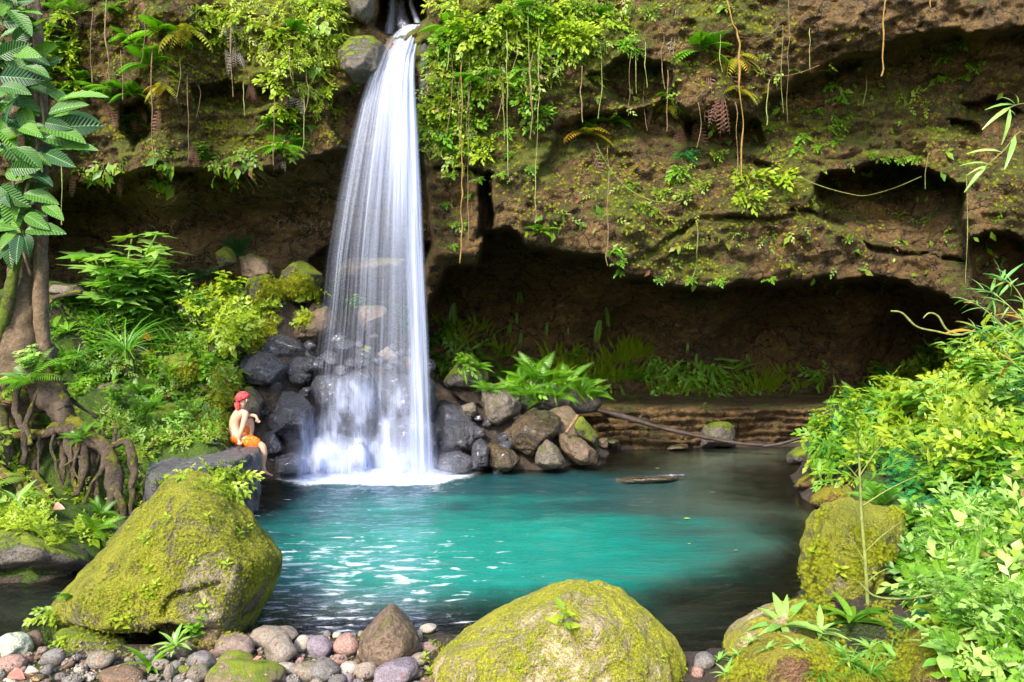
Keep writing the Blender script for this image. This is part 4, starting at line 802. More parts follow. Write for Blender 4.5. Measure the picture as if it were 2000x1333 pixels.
    for s_ in range(6 + v_ * 2):
        a = R_.uniform(-1, 1); b.add(FS, [[.3 * a, 0, 0]], frames([.5 * a, -.5, R_.uniform(.4, 1.1)], [0, .2, 1]), R_.uniform(.5, 1.0))
    proto('wallfern', 'wall_fern', b, 'leafy', 'fern')
    b = Batch()
    for s_ in range(3 + v_): a = R_.uniform(-1, 1); b.add(FS, [[.1 * a, 0, 0]], frames([.25 * a, -.2, -1], [0, -1, 0]), R_.uniform(.6, 1.0))
    proto('dangle', 'hanging_fern', b, 'leafg', 'fern')
rq = random.Random(9)
def place(k, px, py, size, label, group=None, lean=0.35, pos=None, cat=None, back=0.0, rot=None, v=None, sink=0.02):
    p_, n_ = (np.array(pos, float), np.array([0, -1., .2])) if pos is not None else hit(px, py)
    if p_ is None: return None
    nm, me, ct = PR[k][rq.randrange(len(PR[k])) if v is None else v]
    s_ = size * p_[1] / F * rq.uniform(.9, 1.1) * (1.45 if k in ('fernfan', 'autumn', 'deadfrond', 'deadwhite') and py < 800 else 1)
    if k in ('hang', 'hangy', 'hangd', 'hangm', 'deadfrond', 'deadwhite', 'dangle', 'heart', 'wallfern', 'fernfan', 'autumn'):
        az = math.atan2(n_[0], -n_[1]) * 0.6 if pos is None else 0; rotm = Matrix.Rotation(az + rq.uniform(-.3, .3), 3, 'Z')
    else:
        up = nrm(np.array([0, 0, 1.0]) + lean * n_); rotm = Vector(up).to_track_quat('Z', 'X').to_matrix() @ Matrix.Rotation(rq.uniform(0, 6.28) if rot is None else rot, 3, 'Z')
    o = bpy.data.objects.new(nm, me); C.objects.link(o)
    o.matrix_world = Matrix.Translation(Vector(p_ + n_ * (-sink * s_ + back))) @ rotm.to_4x4() @ Matrix.Scale(s_, 4)
    tag(o, label, cat or ct, group); return o
def in_poly(poly, n):
    P_ = np.array(poly, float); x0, y0 = P_.min(0); x1, y1 = P_.max(0); out = []
    while len(out) < n:
        q_ = np.stack([R_.uniform(x0, x1, n * 2), R_.uniform(y0, y1, n * 2)], 1); out += q_[poly_sd(poly, q_[:, 0], q_[:, 1]) < 0].tolist()
    return out[:n]
def carpet(name, label, cat, poly, n, temps, size, mat, grav=0.4, out=0.5, lift=(0, .02), patch=0.0, pscale=40, group=None, nmin=-2, seed=0, cond=None, up=None, szn=1.0):
    """leaf cover too fine to count, growing on whatever surface lies there"""
    b = Batch(); pts = in_poly(poly, n); per = [[] for _ in temps]
    for x, y in pts:
        if patch and vnoise(np.array([[x / pscale, y / pscale, seed]]), 5)[0] < patch - 1 + R_.rand() * .5: continue
        p_, n_ = hit(x, y)
        if p_ is None or n_[2] < nmin or p_[2] < 0.02: continue
        if cond and not cond(p_, n_): continue
        per[R_.randint(len(temps))].append(np.concatenate([p_, n_]))
    for T, a in zip(temps, per):
        if not a: continue
        a = np.array(a); m = len(a); p_ = a[:, :3]; nn = a[:, 3:]; rd = R_.randn(m, 3)
        d = nrm(rd - np.sum(rd * nn, 1, keepdims=True) * nn) + nn * out * R_.rand(m, 1) + np.array([0, 0, -grav]) + (np.array(up) if up is not None else 0)
        u = nn + np.array([0, -.25, .5]) + .25 * R_.randn(m, 3)
        s_ = R_.uniform(size[0], size[1], m) * p_[:, 1] / F
        b.add(T, p_ + nn * (R_.uniform(lift[0], lift[1], (m, 1))), frames(d, u), s_)
    if not b.V: print('empty carpet', name); return None
    o = obj(name, b.mesh(name, M[mat])); tag(o, label, cat, group, 'stuff'); return o
SP = sprig(6, .42, .5); SPn = sprig(9, .3, .32); SPb = sprig(5, .5, .62)
BL = leaf_t(.12, 4, .15, .3, .35); tuft = Batch()
for i in range(9): a = i * .7; tuft.add(leaf_t(.16, 2, .1, .1), [[0, 0, 0]], frames([math.cos(a), math.sin(a), .9 + .4 * math.sin(a * 3)], [0, 0, 1]), 1.0)
TU = tuft.tmpl()
# ---------------------------------------------------------------- moss and small cover (stuff)
carpet('moss', 'short moss tufts on the largest mossy boulder', 'moss', [(100,1240),(230,1045),(335,940),(375,922),(430,945),(540,1085),(530,1130),(480,1255),(250,1285),(120,1270)], 5000, [TU], (2.2, 4.5), 'moss_t', .1, .9, patch=.45, pscale=45, seed=1)
carpet('moss', 'short moss tufts on the broad rounded boulder at bottom centre', 'moss', [(830,1330),(835,1275),(885,1220),(1000,1185),(1080,1150),(1140,1140),(1200,1156),(1255,1192),(1305,1245),(1335,1300),(1340,1333)], 3200, [TU], (2, 4.2), 'moss_t', .1, .9, patch=.38, pscale=50, seed=2)
carpet('moss', 'short moss tufts on the mossy stones at bottom right', 'moss', [(1385,1330),(1440,1290),(1540,1170),(1600,1000),(1700,970),(1770,1000),(1740,1240),(1860,1215),(1990,1240),(2000,1333)], 9000, [TU], (3, 7), 'moss_t', .1, .9, patch=.75, pscale=40, seed=3)
carpet('moss', 'moss tufts on the overhanging cliff right of the waterfall', 'moss', [(840,0),(1500,0),(2000,150),(2000,560),(1850,560),(1340,555),(1180,500),(960,450),(850,300)], 8000, [TU], (2.5, 6), 'moss_t', .4, .7, patch=.62, pscale=70, seed=4, nmin=-.6)
carpet('moss', 'moss tufts on the cliff left of the waterfall', 'moss', [(250,0),(680,0),(670,280),(300,320),(150,330),(120,100)], 5000, [TU], (2.5, 6), 'moss_t', .4, .7, patch=.62, pscale=60, seed=5, nmin=-.6)
carpet('moss', 'bright moss on the boulders and slope left of the cascade', 'moss', [(380,560),(560,520),(640,560),(600,640),(560,640),(480,720),(430,860),(280,870),(200,760),(350,640)], 8000, [TU, LS], (5, 11), 'moss_t', .1, .9, patch=.8, pscale=35, seed=6)
carpet('ground_cover', 'small leaves and moss on the bank between the roots and the slab', 'ground cover', [(180,800),(300,840),(460,850),(460,868),(300,872),(285,960),(230,1010),(240,900)], 700, [SP, SPn, LS], (10, 26), 'mix', .0, .9, (0, .04), seed=27)
carpet('ground_cover', 'bright creeping leaves on the front of the bather slab', 'creeper', [(300,935),(400,915),(470,900),(480,930),(470,980),(400,960),(300,950)], 260, [SP, LS], (10, 24), 'leafy', .3, .9, (0, .04), patch=.7, pscale=18, seed=28)
carpet('ground_cover', 'creeping leaves over the grey rock at the left edge above the stream', 'ground cover', [(-10,985),(60,1000),(120,1050),(110,1072),(60,1045),(-10,1030)], 420, [SP, SPn, LS], (12, 30), 'leafy', .0, .9, (0, .05), seed=29)
carpet('moss', 'yellow moss tufts on the big buttress root of the tree', 'moss', [(80,730),(110,745),(165,815),(190,850),(150,860),(100,830)], 900, [TU, LS], (3, 7), 'moss_t', .1, .9, patch=.8, pscale=25, seed=30)
carpet('ground_cover', 'low leafy ground cover on the slope left of the bather', 'ground cover', [(90,650),(250,560),(380,590),(470,720),(450,860),(270,870),(200,800),(120,720)], 1900, [SP, SPn, LS, FS], (12, 30), 'mix', .0, .9, (0, .05), patch=.85, seed=7)
carpet('ground_cover', 'fine dark leafed ground cover on the slope left of the bather', 'ground cover', [(90,650),(250,560),(380,590),(450,700),(450,860),(270,870),(200,800),(120,720)], 1800, [SPn, SP], (14, 30), 'leafg', .0, .9, (0, .05), patch=.75, seed=17)
carpet('ground_cover', 'yellow green creeping leaves between the boulders left of the veil', 'ground cover', [(370,600),(400,520),(480,600),(640,560),(650,600),(560,640),(500,650),(450,700),(430,650)], 1500, [SP, LS, SPb], (12, 30), 'leafy', .0, .8, (0, .05), patch=.9, seed=8)
carpet('ground_cover', 'small leaves and seedlings under the tree roots above the stream', 'ground cover', [(0,900),(60,930),(160,960),(210,1000),(200,1075),(150,1085),(90,1050),(0,1010)], 1300, [SP, SPn, LS], (12, 32), 'leafy', .0, .9, (0, .04), patch=.85, seed=9)
carpet('creeping_leaves', 'dense small leaves covering the cliff right beside the falling water', 'creeper', [(838,60),(1000,0),(1240,0),(1200,60),(1120,120),(1010,180),(960,240),(920,330),(870,300),(830,270),(818,200),(845,120)], 2300, [SP, SPn, SPn], (16, 38), 'mix', .8, .8, (0, .12), patch=.95, seed=10)
carpet('creeping_leaves', 'yellow green leaves hanging over the cliff top right of the waterfall', 'creeper', [(845,0),(1150,0),(1250,40),(1180,80),(1080,90),(960,130),(880,130)], 800, [SP, SPn, SPb], (16, 36), 'leafy', .9, .8, (.03, .16), patch=.8, seed=11)
carpet('creeping_leaves', 'small leaves hanging on the cliff at the top left of the waterfall', 'creeper', [(370,0),(670,0),(672,180),(620,230),(560,150),(470,90),(380,50)], 800, [SP, SPn], (12, 26), 'leafy', 1.0, .7, (0, .08), patch=.7, pscale=28, seed=12)
carpet('creeping_leaves', 'leaves trailing along the lip of the left overhang', 'creeper', [(130,330),(300,290),(440,300),(600,240),(600,300),(450,345),(300,372),(200,380),(130,372)], 420, [SP, LO, LS], (14, 34), 'mix', 1.2, .6, (0, .06), patch=.75, seed=13)
carpet('creeping_leaves', 'sparse small leaves dotted over the cliff face right of the waterfall', 'creeper', [(850,320),(1000,200),(1500,100),(1960,150),(1960,560),(1300,550),(1150,490),(960,450),(860,500)], 520, [SP, LS], (10, 26), 'mix', .9, .6, (0, .04), patch=.62, pscale=60, seed=14)
carpet('creeping_leaves', 'small ferny leaves on the wall of the cave above the rock ledge', 'creeper', [(850,620),(1000,690),(1250,690),(1560,715),(1640,735),(1500,765),(1300,770),(1000,760),(860,720)], 1000, [FS, SP, FS], (22, 46), 'leafg', .9, .9, (0, .05), patch=.85, seed=15)
carpet('undergrowth', 'leafy undergrowth on the bank beyond the right edge of the pool', 'undergrowth', [(2010,640),(2900,500),(3600,700),(3600,1500),(2010,1340)], 3800, [SP, SPn, SPb, F12], (34, 90), 'mix', .1, 1.1, (0, .25), seed=50)
carpet('undergrowth', 'leafy undergrowth on the bank beyond the tree at the left', 'undergrowth', [(-10,560),(-700,480),(-1600,600),(-1600,1300),(-10,1000)], 2600, [SP, SPn, F12], (30, 80), 'mix', .1, 1.1, (0, .25), seed=51)
g_V, g_F = ico(1); g_T = (g_V * [1, .8, .55], g_F, np.zeros(len(g_V)))
o = carpet('gravel', 'grit and tiny gravel lying between the shore cobbles', 'gravel', [(0,1262),(90,1250),(480,1252),(840,1236),(840,1333),(0,1333)], 1700, [g_T], (1.5, 5), 'cob_t', .0, .1, (0, .005), seed=40, cond=lambda p_, n_: p_[2] < .09 and n_[2] > .6)
carpet('leaf_litter', 'brown leaf litter caught between the shore cobbles', 'leaf litter', [(0,1262),(90,1250),(480,1252),(840,1236),(840,1333),(0,1333)], 90, [LS, L3], (6, 13), 'dead', .0, .1, (.003, .01), seed=41, cond=lambda p_, n_: n_[2] > .3)
# ---------------------------------------------------------------- the right bank bush
bush = [(1600,905),(1612,820),(1665,785),(1760,742),(1870,685),(2010,665),(2010,960),(1800,950),(1700,915),(1620,915)]
carpet('leafy_thicket', 'sunlit yellow green thicket covering the right bank mound', 'thicket', bush, 2600, [SP, SPn, FS, F12, SPb], (16, 56), 'leafy', .1, 1.3, (.02, .34), patch=.72, pscale=55, seed=21, up=(0, -.2, .3))
carpet('leafy_thicket', 'deeper green leaves inside the thicket on the right bank mound', 'thicket', bush, 2000, [SP, SPn, F12, FL], (18, 52), 'leafg', .2, 1.0, (.0, .24), patch=.8, pscale=45, seed=22)
carpet('leafy_thicket', 'dark shaded leaves deep in the thicket on the right bank mound', 'thicket', bush, 1200, [SP, F12], (20, 50), 'leafd', .4, .8, (.0, .12), seed=26)  # darker leaf colour paints shade into the gaps of the bush
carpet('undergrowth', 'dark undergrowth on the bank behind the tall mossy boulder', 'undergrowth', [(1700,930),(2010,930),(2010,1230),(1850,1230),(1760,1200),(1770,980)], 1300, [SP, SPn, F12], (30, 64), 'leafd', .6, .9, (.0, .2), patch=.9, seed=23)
carpet('undergrowth', 'pale glossy undergrowth in the bottom right corner', 'undergrowth', [(1830,1050),(2010,1020),(2010,1333),(1900,1333),(1860,1230),(1810,1180)], 700, [SPn, SP, SPb], (24, 90), 'leafp', .1, 1.1, (.02, .3), seed=24)
carpet('undergrowth', 'yellow green leaves mixed into the bottom right undergrowth', 'undergrowth', [(1830,1050),(2010,1020),(2010,1333),(1900,1333),(1860,1230),(1810,1180)], 900, [SPn, F12, FL, SP], (30, 90), 'leafg', .1, 1.1, (.02, .34), seed=25)
# ================================================================ TREE
N_ = rock_mat('tree_bark', (0.16, 0.105, 0.06), (0.085, 0.058, 0.036), (0.24, 0.17, 0.10), (0.26, 0.26, 0.015), (0.10, 0.11, 0.01), amt=0.12, up=0.5, bump=1.0, scale=2.4, rough=0.85)
M['bark'] = N_
M['root'] = rock_mat('root_bark', (0.09, 0.062, 0.042), (0.042, 0.030, 0.021), (0.14, 0.10, 0.07), (0.30, 0.28, 0.012), (0.12, 0.12, 0.01), amt=0.22, up=0.75, bump=1.0, scale=3.0, rough=0.8)
M['mossbark'] = rock_mat('mossy_bark', (0.12, 0.08, 0.04), (0.06, 0.045, 0.03), (0.18, 0.12, 0.06), (0.22, 0.30, 0.012), (0.07, 0.12, 0.01), amt=0.75, up=0.2, bump=1.0, scale=3.0, rough=0.9)
def spline(P, n):
    P = np.array(P, float); k = len(P); t = np.linspace(0, k - 1, n); i = np.minimum(t.astype(int), k - 2); f = (t - i)[:, None]
    g = lambda j: P[np.clip(j, 0, k - 1)]
    a, b, c, d = g(i - 1), g(i), g(i + 1), g(i + 2)
    return 0.5 * (2 * b + (c - a) * f + (2 * a - 5 * b + 4 * c - d) * f ** 2 + (3 * b - a - 3 * c + d) * f ** 3)
def tube(px, mat, name, parent=None, sides=14, per=7, lump=0.12, seed=0, world=False, scale_r=True, collide=False, flat=0.0):
    """px rows: (x, y, depth, radius in photo px)"""
    Q = np.array([list(W(a, b, d)) + [r * d / F] for a, b, d, r in px]) if not world else np.array(px, float)
    n = max(4, per * (len(Q) - 1)); S_ = spline(Q, n); c = S_[:, :3]; r = np.maximum(S_[:, 3], .0008) * (.78 if name == 'root' else 1)
    if name == 'root': c = c + .022 * np.stack([fbm(c * 7 + seed, 2, 1), fbm(c * 7 + seed, 2, 2), fbm(c * 7 + seed, 2, 3)], 1)
    tg = nrm(np.gradient(c, axis=0)); fr = frames(tg, np.tile([0.3, -1.0, 0.12], (n, 1)))
    a = np.arange(sides) * 2 * math.pi / sides
    ring = np.cos(a)[None, :, None] * fr[:, None, :, 1] + np.sin(a)[None, :, None] * fr[:, None, :, 2]
    V = c[:, None] + ring * r[:, None, None]
    nz_ = fbm((V.reshape(-1, 3) * np.array([9, 9, 3.5]) + seed), 4, seed).reshape(n, sides)
    V = V + ring * (nz_ * lump * r[:, None])[..., None]
    V = np.concatenate([V.reshape(-1, 3), c[:1], c[-1:]]); m = n * sides
    Fq = np.array([(i * sides + j, (i + 1) * sides + j, (i + 1) * sides + (j + 1) % sides, i * sides + (j + 1) % sides) for i in range(n - 1) for j in range(sides)])
    Ft = np.array([(m, j, (j + 1) % sides) for j in range(sides)] + [(m + 1, m - sides + (j + 1) % sides, m - sides + j) for j in range(sides)])
    me = mesh_np(name, V, [Fq, Ft], M[mat]); o = obj(name, me, parent)
    if parent: o.location = -Vector(parent.location)
    if collide: solid(V, [Fq])
    return o
tb = W(50, 800, 10.4)
tree = bpy.data.objects.new('tree', None); C.objects.link(tree); tree.location = tb
tag(tree, 'old tree at the left edge with flaring trunk and tangled roots', 'tree')
tube([(20,830,10.5,62),(28,770,10.45,58),(36,700,10.4,49),(44,640,10.4,42),(50,560,10.4,35),(54,480,10.4,31),(54,400,10.4,29),(52,200,10.4,26),(48,0,10.4,24),(40,-260,10.4,21),(30,-520,10.6,16)], 'bark', 'trunk', tree, 26, 12, .17, 3, collide=True)
tube([(98,800,10.3,12),(88,720,10.28,14),(80,600,10.28,13),(80,450,10.25,12),(82,300,10.25,11),(76,100,10.25,10),(64,-80,10.3,8)], 'bark', 'climbing_stem', tree, 14, 12, .3, 8, collide=True)
tube([(-12,700,10.15,7),(4,640,10.1,9),(22,560,10.05,9),(36,500,10.05,8),(50,400,10.05,8),(58,250,10.05,7),(48,60,10.05,6),(40,-60,10.1,5)], 'mossbark', 'mossy_vine', tree, 10, 12, .4, 9)
roots = [
 [(66,690,10.3,44),(92,758,10.2,36),(128,818,10.1,27),(168,852,10.0,20),(208,880,9.95,17),(223,920,9.9,18),(223,962,9.85,15),(228,1006,9.8,8),(232,1040,9.7,4)],
 [(222,950,9.85,9),(238,990,9.75,8),(248,1024,9.7,4)], [(220,955,9.82,9),(212,1000,9.75,7),(208,1035,9.65,4)],
 [(212,876,9.97,11),(238,862,9.95,9),(257,872,9.95,9),(262,915,9.9,8),(258,960,9.85,7),(255,1004,9.8,5)],
 [(160,846,10.0,12),(188,858,9.95,9),(205,892,9.9,8),(196,925,9.87,7),(176,950,9.85,6),(166,985,9.75,4)],
 [(150,840,10.0,10),(166,862,9.97,8),(169,900,9.95,8),(161,935,9.9,7),(150,965,9.8,5)],
 [(132,845,10.1,11),(139,895,10.05,10),(146,935,10,8),(150,968,9.8,6)], [(120,838,10.15,9),(155,862,10.1,7),(160,905,10.0,7),(158,960,9.9,5)],
 [(100,845,10.15,9),(118,872,10.1,8),(124,915,10.0,8),(118,950,9.9,5)], [(92,840,10.2,14),(76,870,10.1,12),(67,915,10,12),(76,945,9.9,10),(96,965,9.8,7),(118,985,9.6,4)],
 [(8,835,10.2,14),(45,846,10.1,13),(78,852,10.05,13),(112,838,10.05,15),(150,840,10.0,14)], [(-6,790,10.0,10),(8,830,9.9,9),(10,885,9.8,8),(4,930,9.7,7)],
 [(40,740,10.05,8),(30,800,10.0,7),(48,850,9.95,7),(46,905,9.9,6)], [(72,760,10,6),(52,830,9.9,5),(60,870,9.8,5)],
 [(-30,880,9.8,12),(10,925,9.6,12),(45,965,9.4,10),(80,1010,9.2,9),(120,1050,9.0,8),(160,1088,8.85,4)],
 [(30,930,9.6,8),(72,975,9.4,8),(108,1015,9.25,7),(140,1055,9.1,7),(180,1088,8.9,4)], [(60,950,9.6,7),(110,990,9.4,6),(140,1030,9.25,6),(172,1070,9.1,4)],
 [(-30,960,9.4,9),(20,985,9.3,8),(62,1030,9.1,7),(100,1075,8.9,5)], [(140,880,10.2,9),(138,930,10.15,8),(132,975,10,5)], [(180,880,10.15,8),(186,930,10.1,7),(190,985,9.95,5)],
 [(104,730,10.15,8),(140,780,10.3,7),(190,815,10.5,5)]]
for k_ in range(26):
    x_ = rq.uniform(0, 258); y_ = 850 + rq.uniform(-12, 16) - .08 * (258 - x_); ln_ = rq.uniform(60, 150); dD = rq.uniform(-.05, .25)
    roots.append([(x_, y_, 10.05 + dD, rq.uniform(2.5, 5)), (x_ + rq.uniform(-14, 14), y_ + ln_ * .35, 10.0 + dD, 3.5), (x_ + rq.uniform(-16, 16), y_ + ln_ * .7, 9.95 + dD, 2.8), (x_ + rq.uniform(-22, 22), y_ + ln_, 9.9 + dD, 1.6)])
for i, r_ in enumerate(roots): tube(r_, 'root', 'root', tree, 14, 12, .42, 20 + i, collide=True)
build_bvh()
# ---------------------------------------------------------------- climber with big leaves on the trunk
def bigleaf_mat():
    n = N('large_climber_leaf'); o = n.n('ObjectInfo').outputs['Random']; uvx = n.attr('lx'); uvy = n.attr('ly')
    st = n.math('SINE', n.math('ADD', n.math('MULTIPLY', uvx, 75.0), n.math('MULTIPLY', n.math('ABSOLUTE', uvy), -70.0)))
    col = n.mix(o, (0.006, 0.045, 0.012), (0.12, 0.28, 0.02)); col = n.mix(n.math('MULTIPLY', n.ramp(st, .7, 1.0), .4), col, (0.05, 0.16, 0.025))
    col = n.mix(n.ramp(n.math('ABSOLUTE', uvy), .012, .004), col, (0.14, 0.30, 0.08))
    b = n.n('BsdfPrincipled', {'Base Color': col, 'Roughness': .42, 'Specular IOR Level': .6, 'Normal': n.n('Bump', {'Strength': .5, 'Distance': .01, 'Height': st})})
    t = n.n('BsdfTranslucent', {'Color': n.mix(1.0, col, (1.6, 1.6, .6), 'MULTIPLY')}); n.t.links.new(n.n('MixShader', {0: .3, 1: b.outputs[0], 2: t.outputs[0]}).outputs[0], n.out.inputs[0]); return n.m
M['bigleaf'] = bigleaf_mat()
def bigleaf(Wd, droop, fold, ob=None):
    nl, nw = 12, 6; V = []; lx = []; ly = []
    for i in range(nl + 1):
        t = i / nl; w_ = Wd / 2 * (math.sin(math.pi * min(1, t ** .75)) ** .75 if 0 < t < 1 else 0.01)
        for j in range(nw + 1):
            s_ = j / nw * 2 - 1; V.append((t * (1 - .25 * droop * t), s_ * w_, -droop * t * t + fold * abs(s_) * w_ * 1.6 + .012 * math.sin(t * 34) * abs(s_))); lx.append(t); ly.append(s_ * w_)
    return mesh_np('leaf', np.array(V), grid_faces(nw + 1, nl + 1), M['bigleaf'], {'lx': lx, 'ly': ly})
BLM = [bigleaf(w_, d_, f_) for w_, d_, f_ in ((.42, .25, .1), (.5, .45, .15), (.38, .15, .2), (.46, .35, .05))]
climb = bpy.data.objects.new('climbing_plant', None); C.objects.link(climb); climb.location = W(40, 520, 10.0)
tag(climb, 'large leaved glossy climber covering the upper trunk of the tree at the left edge', 'climbing plant')
def climbleaf(x, y, x2, y2, D_=None, dz=-.15, k=None):
    D_ = D_ or rq.uniform(9.6, 9.95); a = W(x, y, D_); b = W(x2, y2, D_ + dz); d = b - a; L_ = np.linalg.norm(d)
    o = bpy.data.objects.new('leaf', BLM[rq.randrange(4) if k is None else k]); C.objects.link(o); o.parent = climb
    fr = frames(d + np.array([0, 0, .25 * L_]), [rq.uniform(-.7, .7), -.7, rq.uniform(-.2, 1.2)])
    o.matrix_local = Matrix.Translation(Vector(a) - Vector(climb.location)) @ Matrix(fr.tolist()).to_4x4() @ Matrix.Scale(L_ * 1.12, 4)
EX = [(112,198,198,202),(100,230,178,230),(95,222,160,218),(110,250,170,262),(90,250,150,280),(85,270,150,285),(105,292,178,305),(90,300,130,335),(88,240,118,258),(100,180,122,198),
 (60,340,95,362),(20,385,28,448),(28,372,32,310),(50,420,82,455),(52,418,72,432),(50,450,108,455),(30,455,0,480),(38,460,30,512),(45,458,55,490),(55,405,75,388),(86,400,112,430),
 (20,20,52,70),(0,30,12,12),(30,25,70,28),(0,150,60,172),(0,170,40,182),(10,140,70,148),(60,160,92,182),(0,110,40,102),(0,75,30,60),(10,230,50,262),(40,250,65,262),(0,200,60,205),(0,300,30,290),
 (30,290,70,320),(10,340,50,350),(0,365,28,410),(0,430,20,455),(20,330,64,346),(60,300,88,318),(-5,250,22,282),(40,105,80,128),(20,100,58,112),(60,60,92,40),(50,130,84,150)]
for e in EX: climbleaf(*e)
for i in range(75):
    x, y = in_poly([(-60,-20),(60,-20),(88,150),(80,330),(60,430),(20,500),(-60,520)], 1)[0]; a = rq.uniform(-1.2, 2.3); L_ = rq.uniform(22, 58)
    climbleaf(x, y, x + L_ * math.cos(a), y + L_ * math.sin(a), rq.uniform(9.75, 10.15))
tube([(60,540,10.0,2),(40,460,9.95,3),(50,380,9.95,3),(70,300,9.95,3),(85,230,9.95,3),(60,120,9.95,3),(30,20,9.95,3),(20,-60,10,3)], 'vine', 'stem', climb, 6, 8)
# ---------------------------------------------------------------- hanging vines
VN = [
 ([(903,60,13.9),(901,300,13.85),(902,420,13.8),(899,515,13.8)],2.0,'vine_y','yellow vine hanging straight down right of the waterfall'),
 ([(915,80,13.9),(915,300,13.85),(916,470,13.8)],1.0,'vine','thin brown vine just right of the yellow one'),
 ([(990,60,13.5),(992,200,13.45),(994,345,13.4)],1.4,'vine_g','green stemmed vine hanging beside a single fern frond'),
 ([(1052,90,13.5),(1053,180,13.5),(1048,330,13.45),(1045,437,13.4)],1.4,'vine_g','long pale green vine with a small white tuft halfway up'),
 ([(1040,100,13.6),(1034,150,13.6),(1040,200,13.55),(1036,272,13.5)],1.5,'vine','kinked brown vine ending above the green one'),
 ([(1135,130,13.6),(1134,180,13.6),(1138,240,13.6)],2.0,'vine','thick short brown vine above the turning fern'),
 ([(1188,290,14.1),(1187,400,14.0),(1185,520,14.0)],1.4,'vine','thin vine crossing the bare rock face down to the cave lip'),
 ([(1296,70,13.4),(1292,120,13.4),(1297,175,13.35)],1.2,'vine','short vine under the bleached hanging fern'),
 ([(1418,0,13.2),(1432,45,13.2),(1444,80,13.2),(1444,150,13.2),(1450,250,13.2),(1448,350,13.2)],2.6,'vine_y','orange brown vine running down past the reddish ferns'),
 ([(1438,200,13.25),(1440,300,13.2),(1433,370,13.2)],1.2,'vine','thin vine beside the orange brown one'),
 ([(1444,72,13.2),(1490,75,13.5),(1530,50,13.6),(1555,78,13.8)],1.2,'vine','slender side shoot arching right from the orange brown vine'),
 ([(1446,110,13.2),(1490,142,13.4),(1540,148,13.6),(1600,128,13.8)],1.0,'vine','slender looping shoot below the arching one'),
 ([(1541,0,13.3),(1540,120,13.3),(1537,240,13.3)],0.8,'vine','hair thin root hanging at the middle of the right cliff'),
 ([(1728,0,13.0),(1724,80,13.0),(1723,150,13.05)],2.2,'vine_y','frayed yellow brown vine hanging at the upper right'),
 ([(1817,0,12.9),(1816,15,12.9)],2.0,'vine_y','stub of a vine at the top edge'),
 ([(1558,345,14.2),(1640,375,14.0),(1710,380,14.0),(1800,345,14.3)],0.9,'vine_g','thin runner sagging in an arc across the dark hollow'),
 ([(1811,300,14.2),(1808,370,14.1)],0.8,'vine_g','short thread hanging in the dark hollow'),
 ([(1889,340,13.7),(1889,440,13.65),(1888,555,13.6)],0.9,'vine_g','long thread hanging at the right edge of the dark hollow'),
 ([(1165,280,14.2),(1205,350,14.2),(1265,390,14.1),(1320,395,14.1)],0.9,'vine_g','thin shoot curving across the bare rock face'),
 ([(298,80,13.0),(296,230,12.95),(300,330,12.95)],1.6,'vine','brown vine hanging in front of the left overhang'),
 ([(207,0,12.6),(206,70,12.6),(212,130,12.6),(215,160,12.6)],2.2,'vine','twisted stem at the upper left above the fern row'),
 ([(195,150,12.6),(225,146,12.6),(258,158,12.6)],1.0,'vine','slender arch beside the twisted stem'),
 ([(117,200,11.5),(119,330,11.5),(120,440,11.5)],1.5,'vine_g','pale thread hanging right of the tree trunk'),
 ([(1360,430,14.1),(1362,500,14.0),(1350,545,14.0),(1336,560,14.0)],0.9,'vine_g','pale root hooked at the cave lip'),
 ([(1365,200,13.3),(1370,240,13.2),(1362,290,13.2)],0.9,'vine','fine stem dangling below the reddish ferns'),
 ([(905,80,13.9),(896,180,13.85),(898,300,13.8)],1.0,'vine','thin brown vine left of the yellow one'),
]
rv = random.Random(77); GVN = []
for _ in range(34):
    x_ = rv.choice([rv.uniform(860, 1250), rv.uniform(860, 1080), rv.uniform(1250, 1700), rv.uniform(150, 660)]); y_ = rv.uniform(0, 170); l_ = rv.uniform(50, 190); h_, _n = hit(x_, y_)
    GVN.append(([(x_, y_, h_[1] - .12), (x_ + rv.uniform(-5, 5), y_ + l_ * .5, h_[1] - .3), (x_ + rv.uniform(-7, 7), y_ + l_, h_[1] - .35)], rv.uniform(.5, 1.1), rv.choice(['vine', 'vine', 'vine_g']), 'hair thin root or stem dangling from the cliff'))
for pts, r_, mt, lb in GVN:
    P_ = [(a + rv.uniform(-1.5, 1.5), b, c, r_ * rv.uniform(.6, 1.2)) for a, b, c in spline([list(p__) for p__ in pts], 7)]
    tag(tube(P_, mt, 'dangling_root', None, 4, 5, .2, int(pts[0][0])), lb, 'root', 'thin roots dangling from the cliff')
for pts, r_, mt, lb in VN:
    n_ = 1 + len(pts); P0 = spline([list(p__) for p__ in pts], 2 + int(abs(pts[-1][1] - pts[0][1]) / 45) + len(pts)); P_ = [(a + rq.uniform(-2.2, 2.2), b, c, r_ * .72 * rq.uniform(.55, 1.25)) for a, b, c in P0]
    o = tube(P_, mt, 'hanging_vine', None, 5, 10, .3, int(pts[0][0])); tag(o, lb, 'vine')
M['branchwood'] = plain_mat('dead_wood', (0.05, 0.032, 0.022), .6, .4, (0.025, 0.018, 0.014), 14, .6)
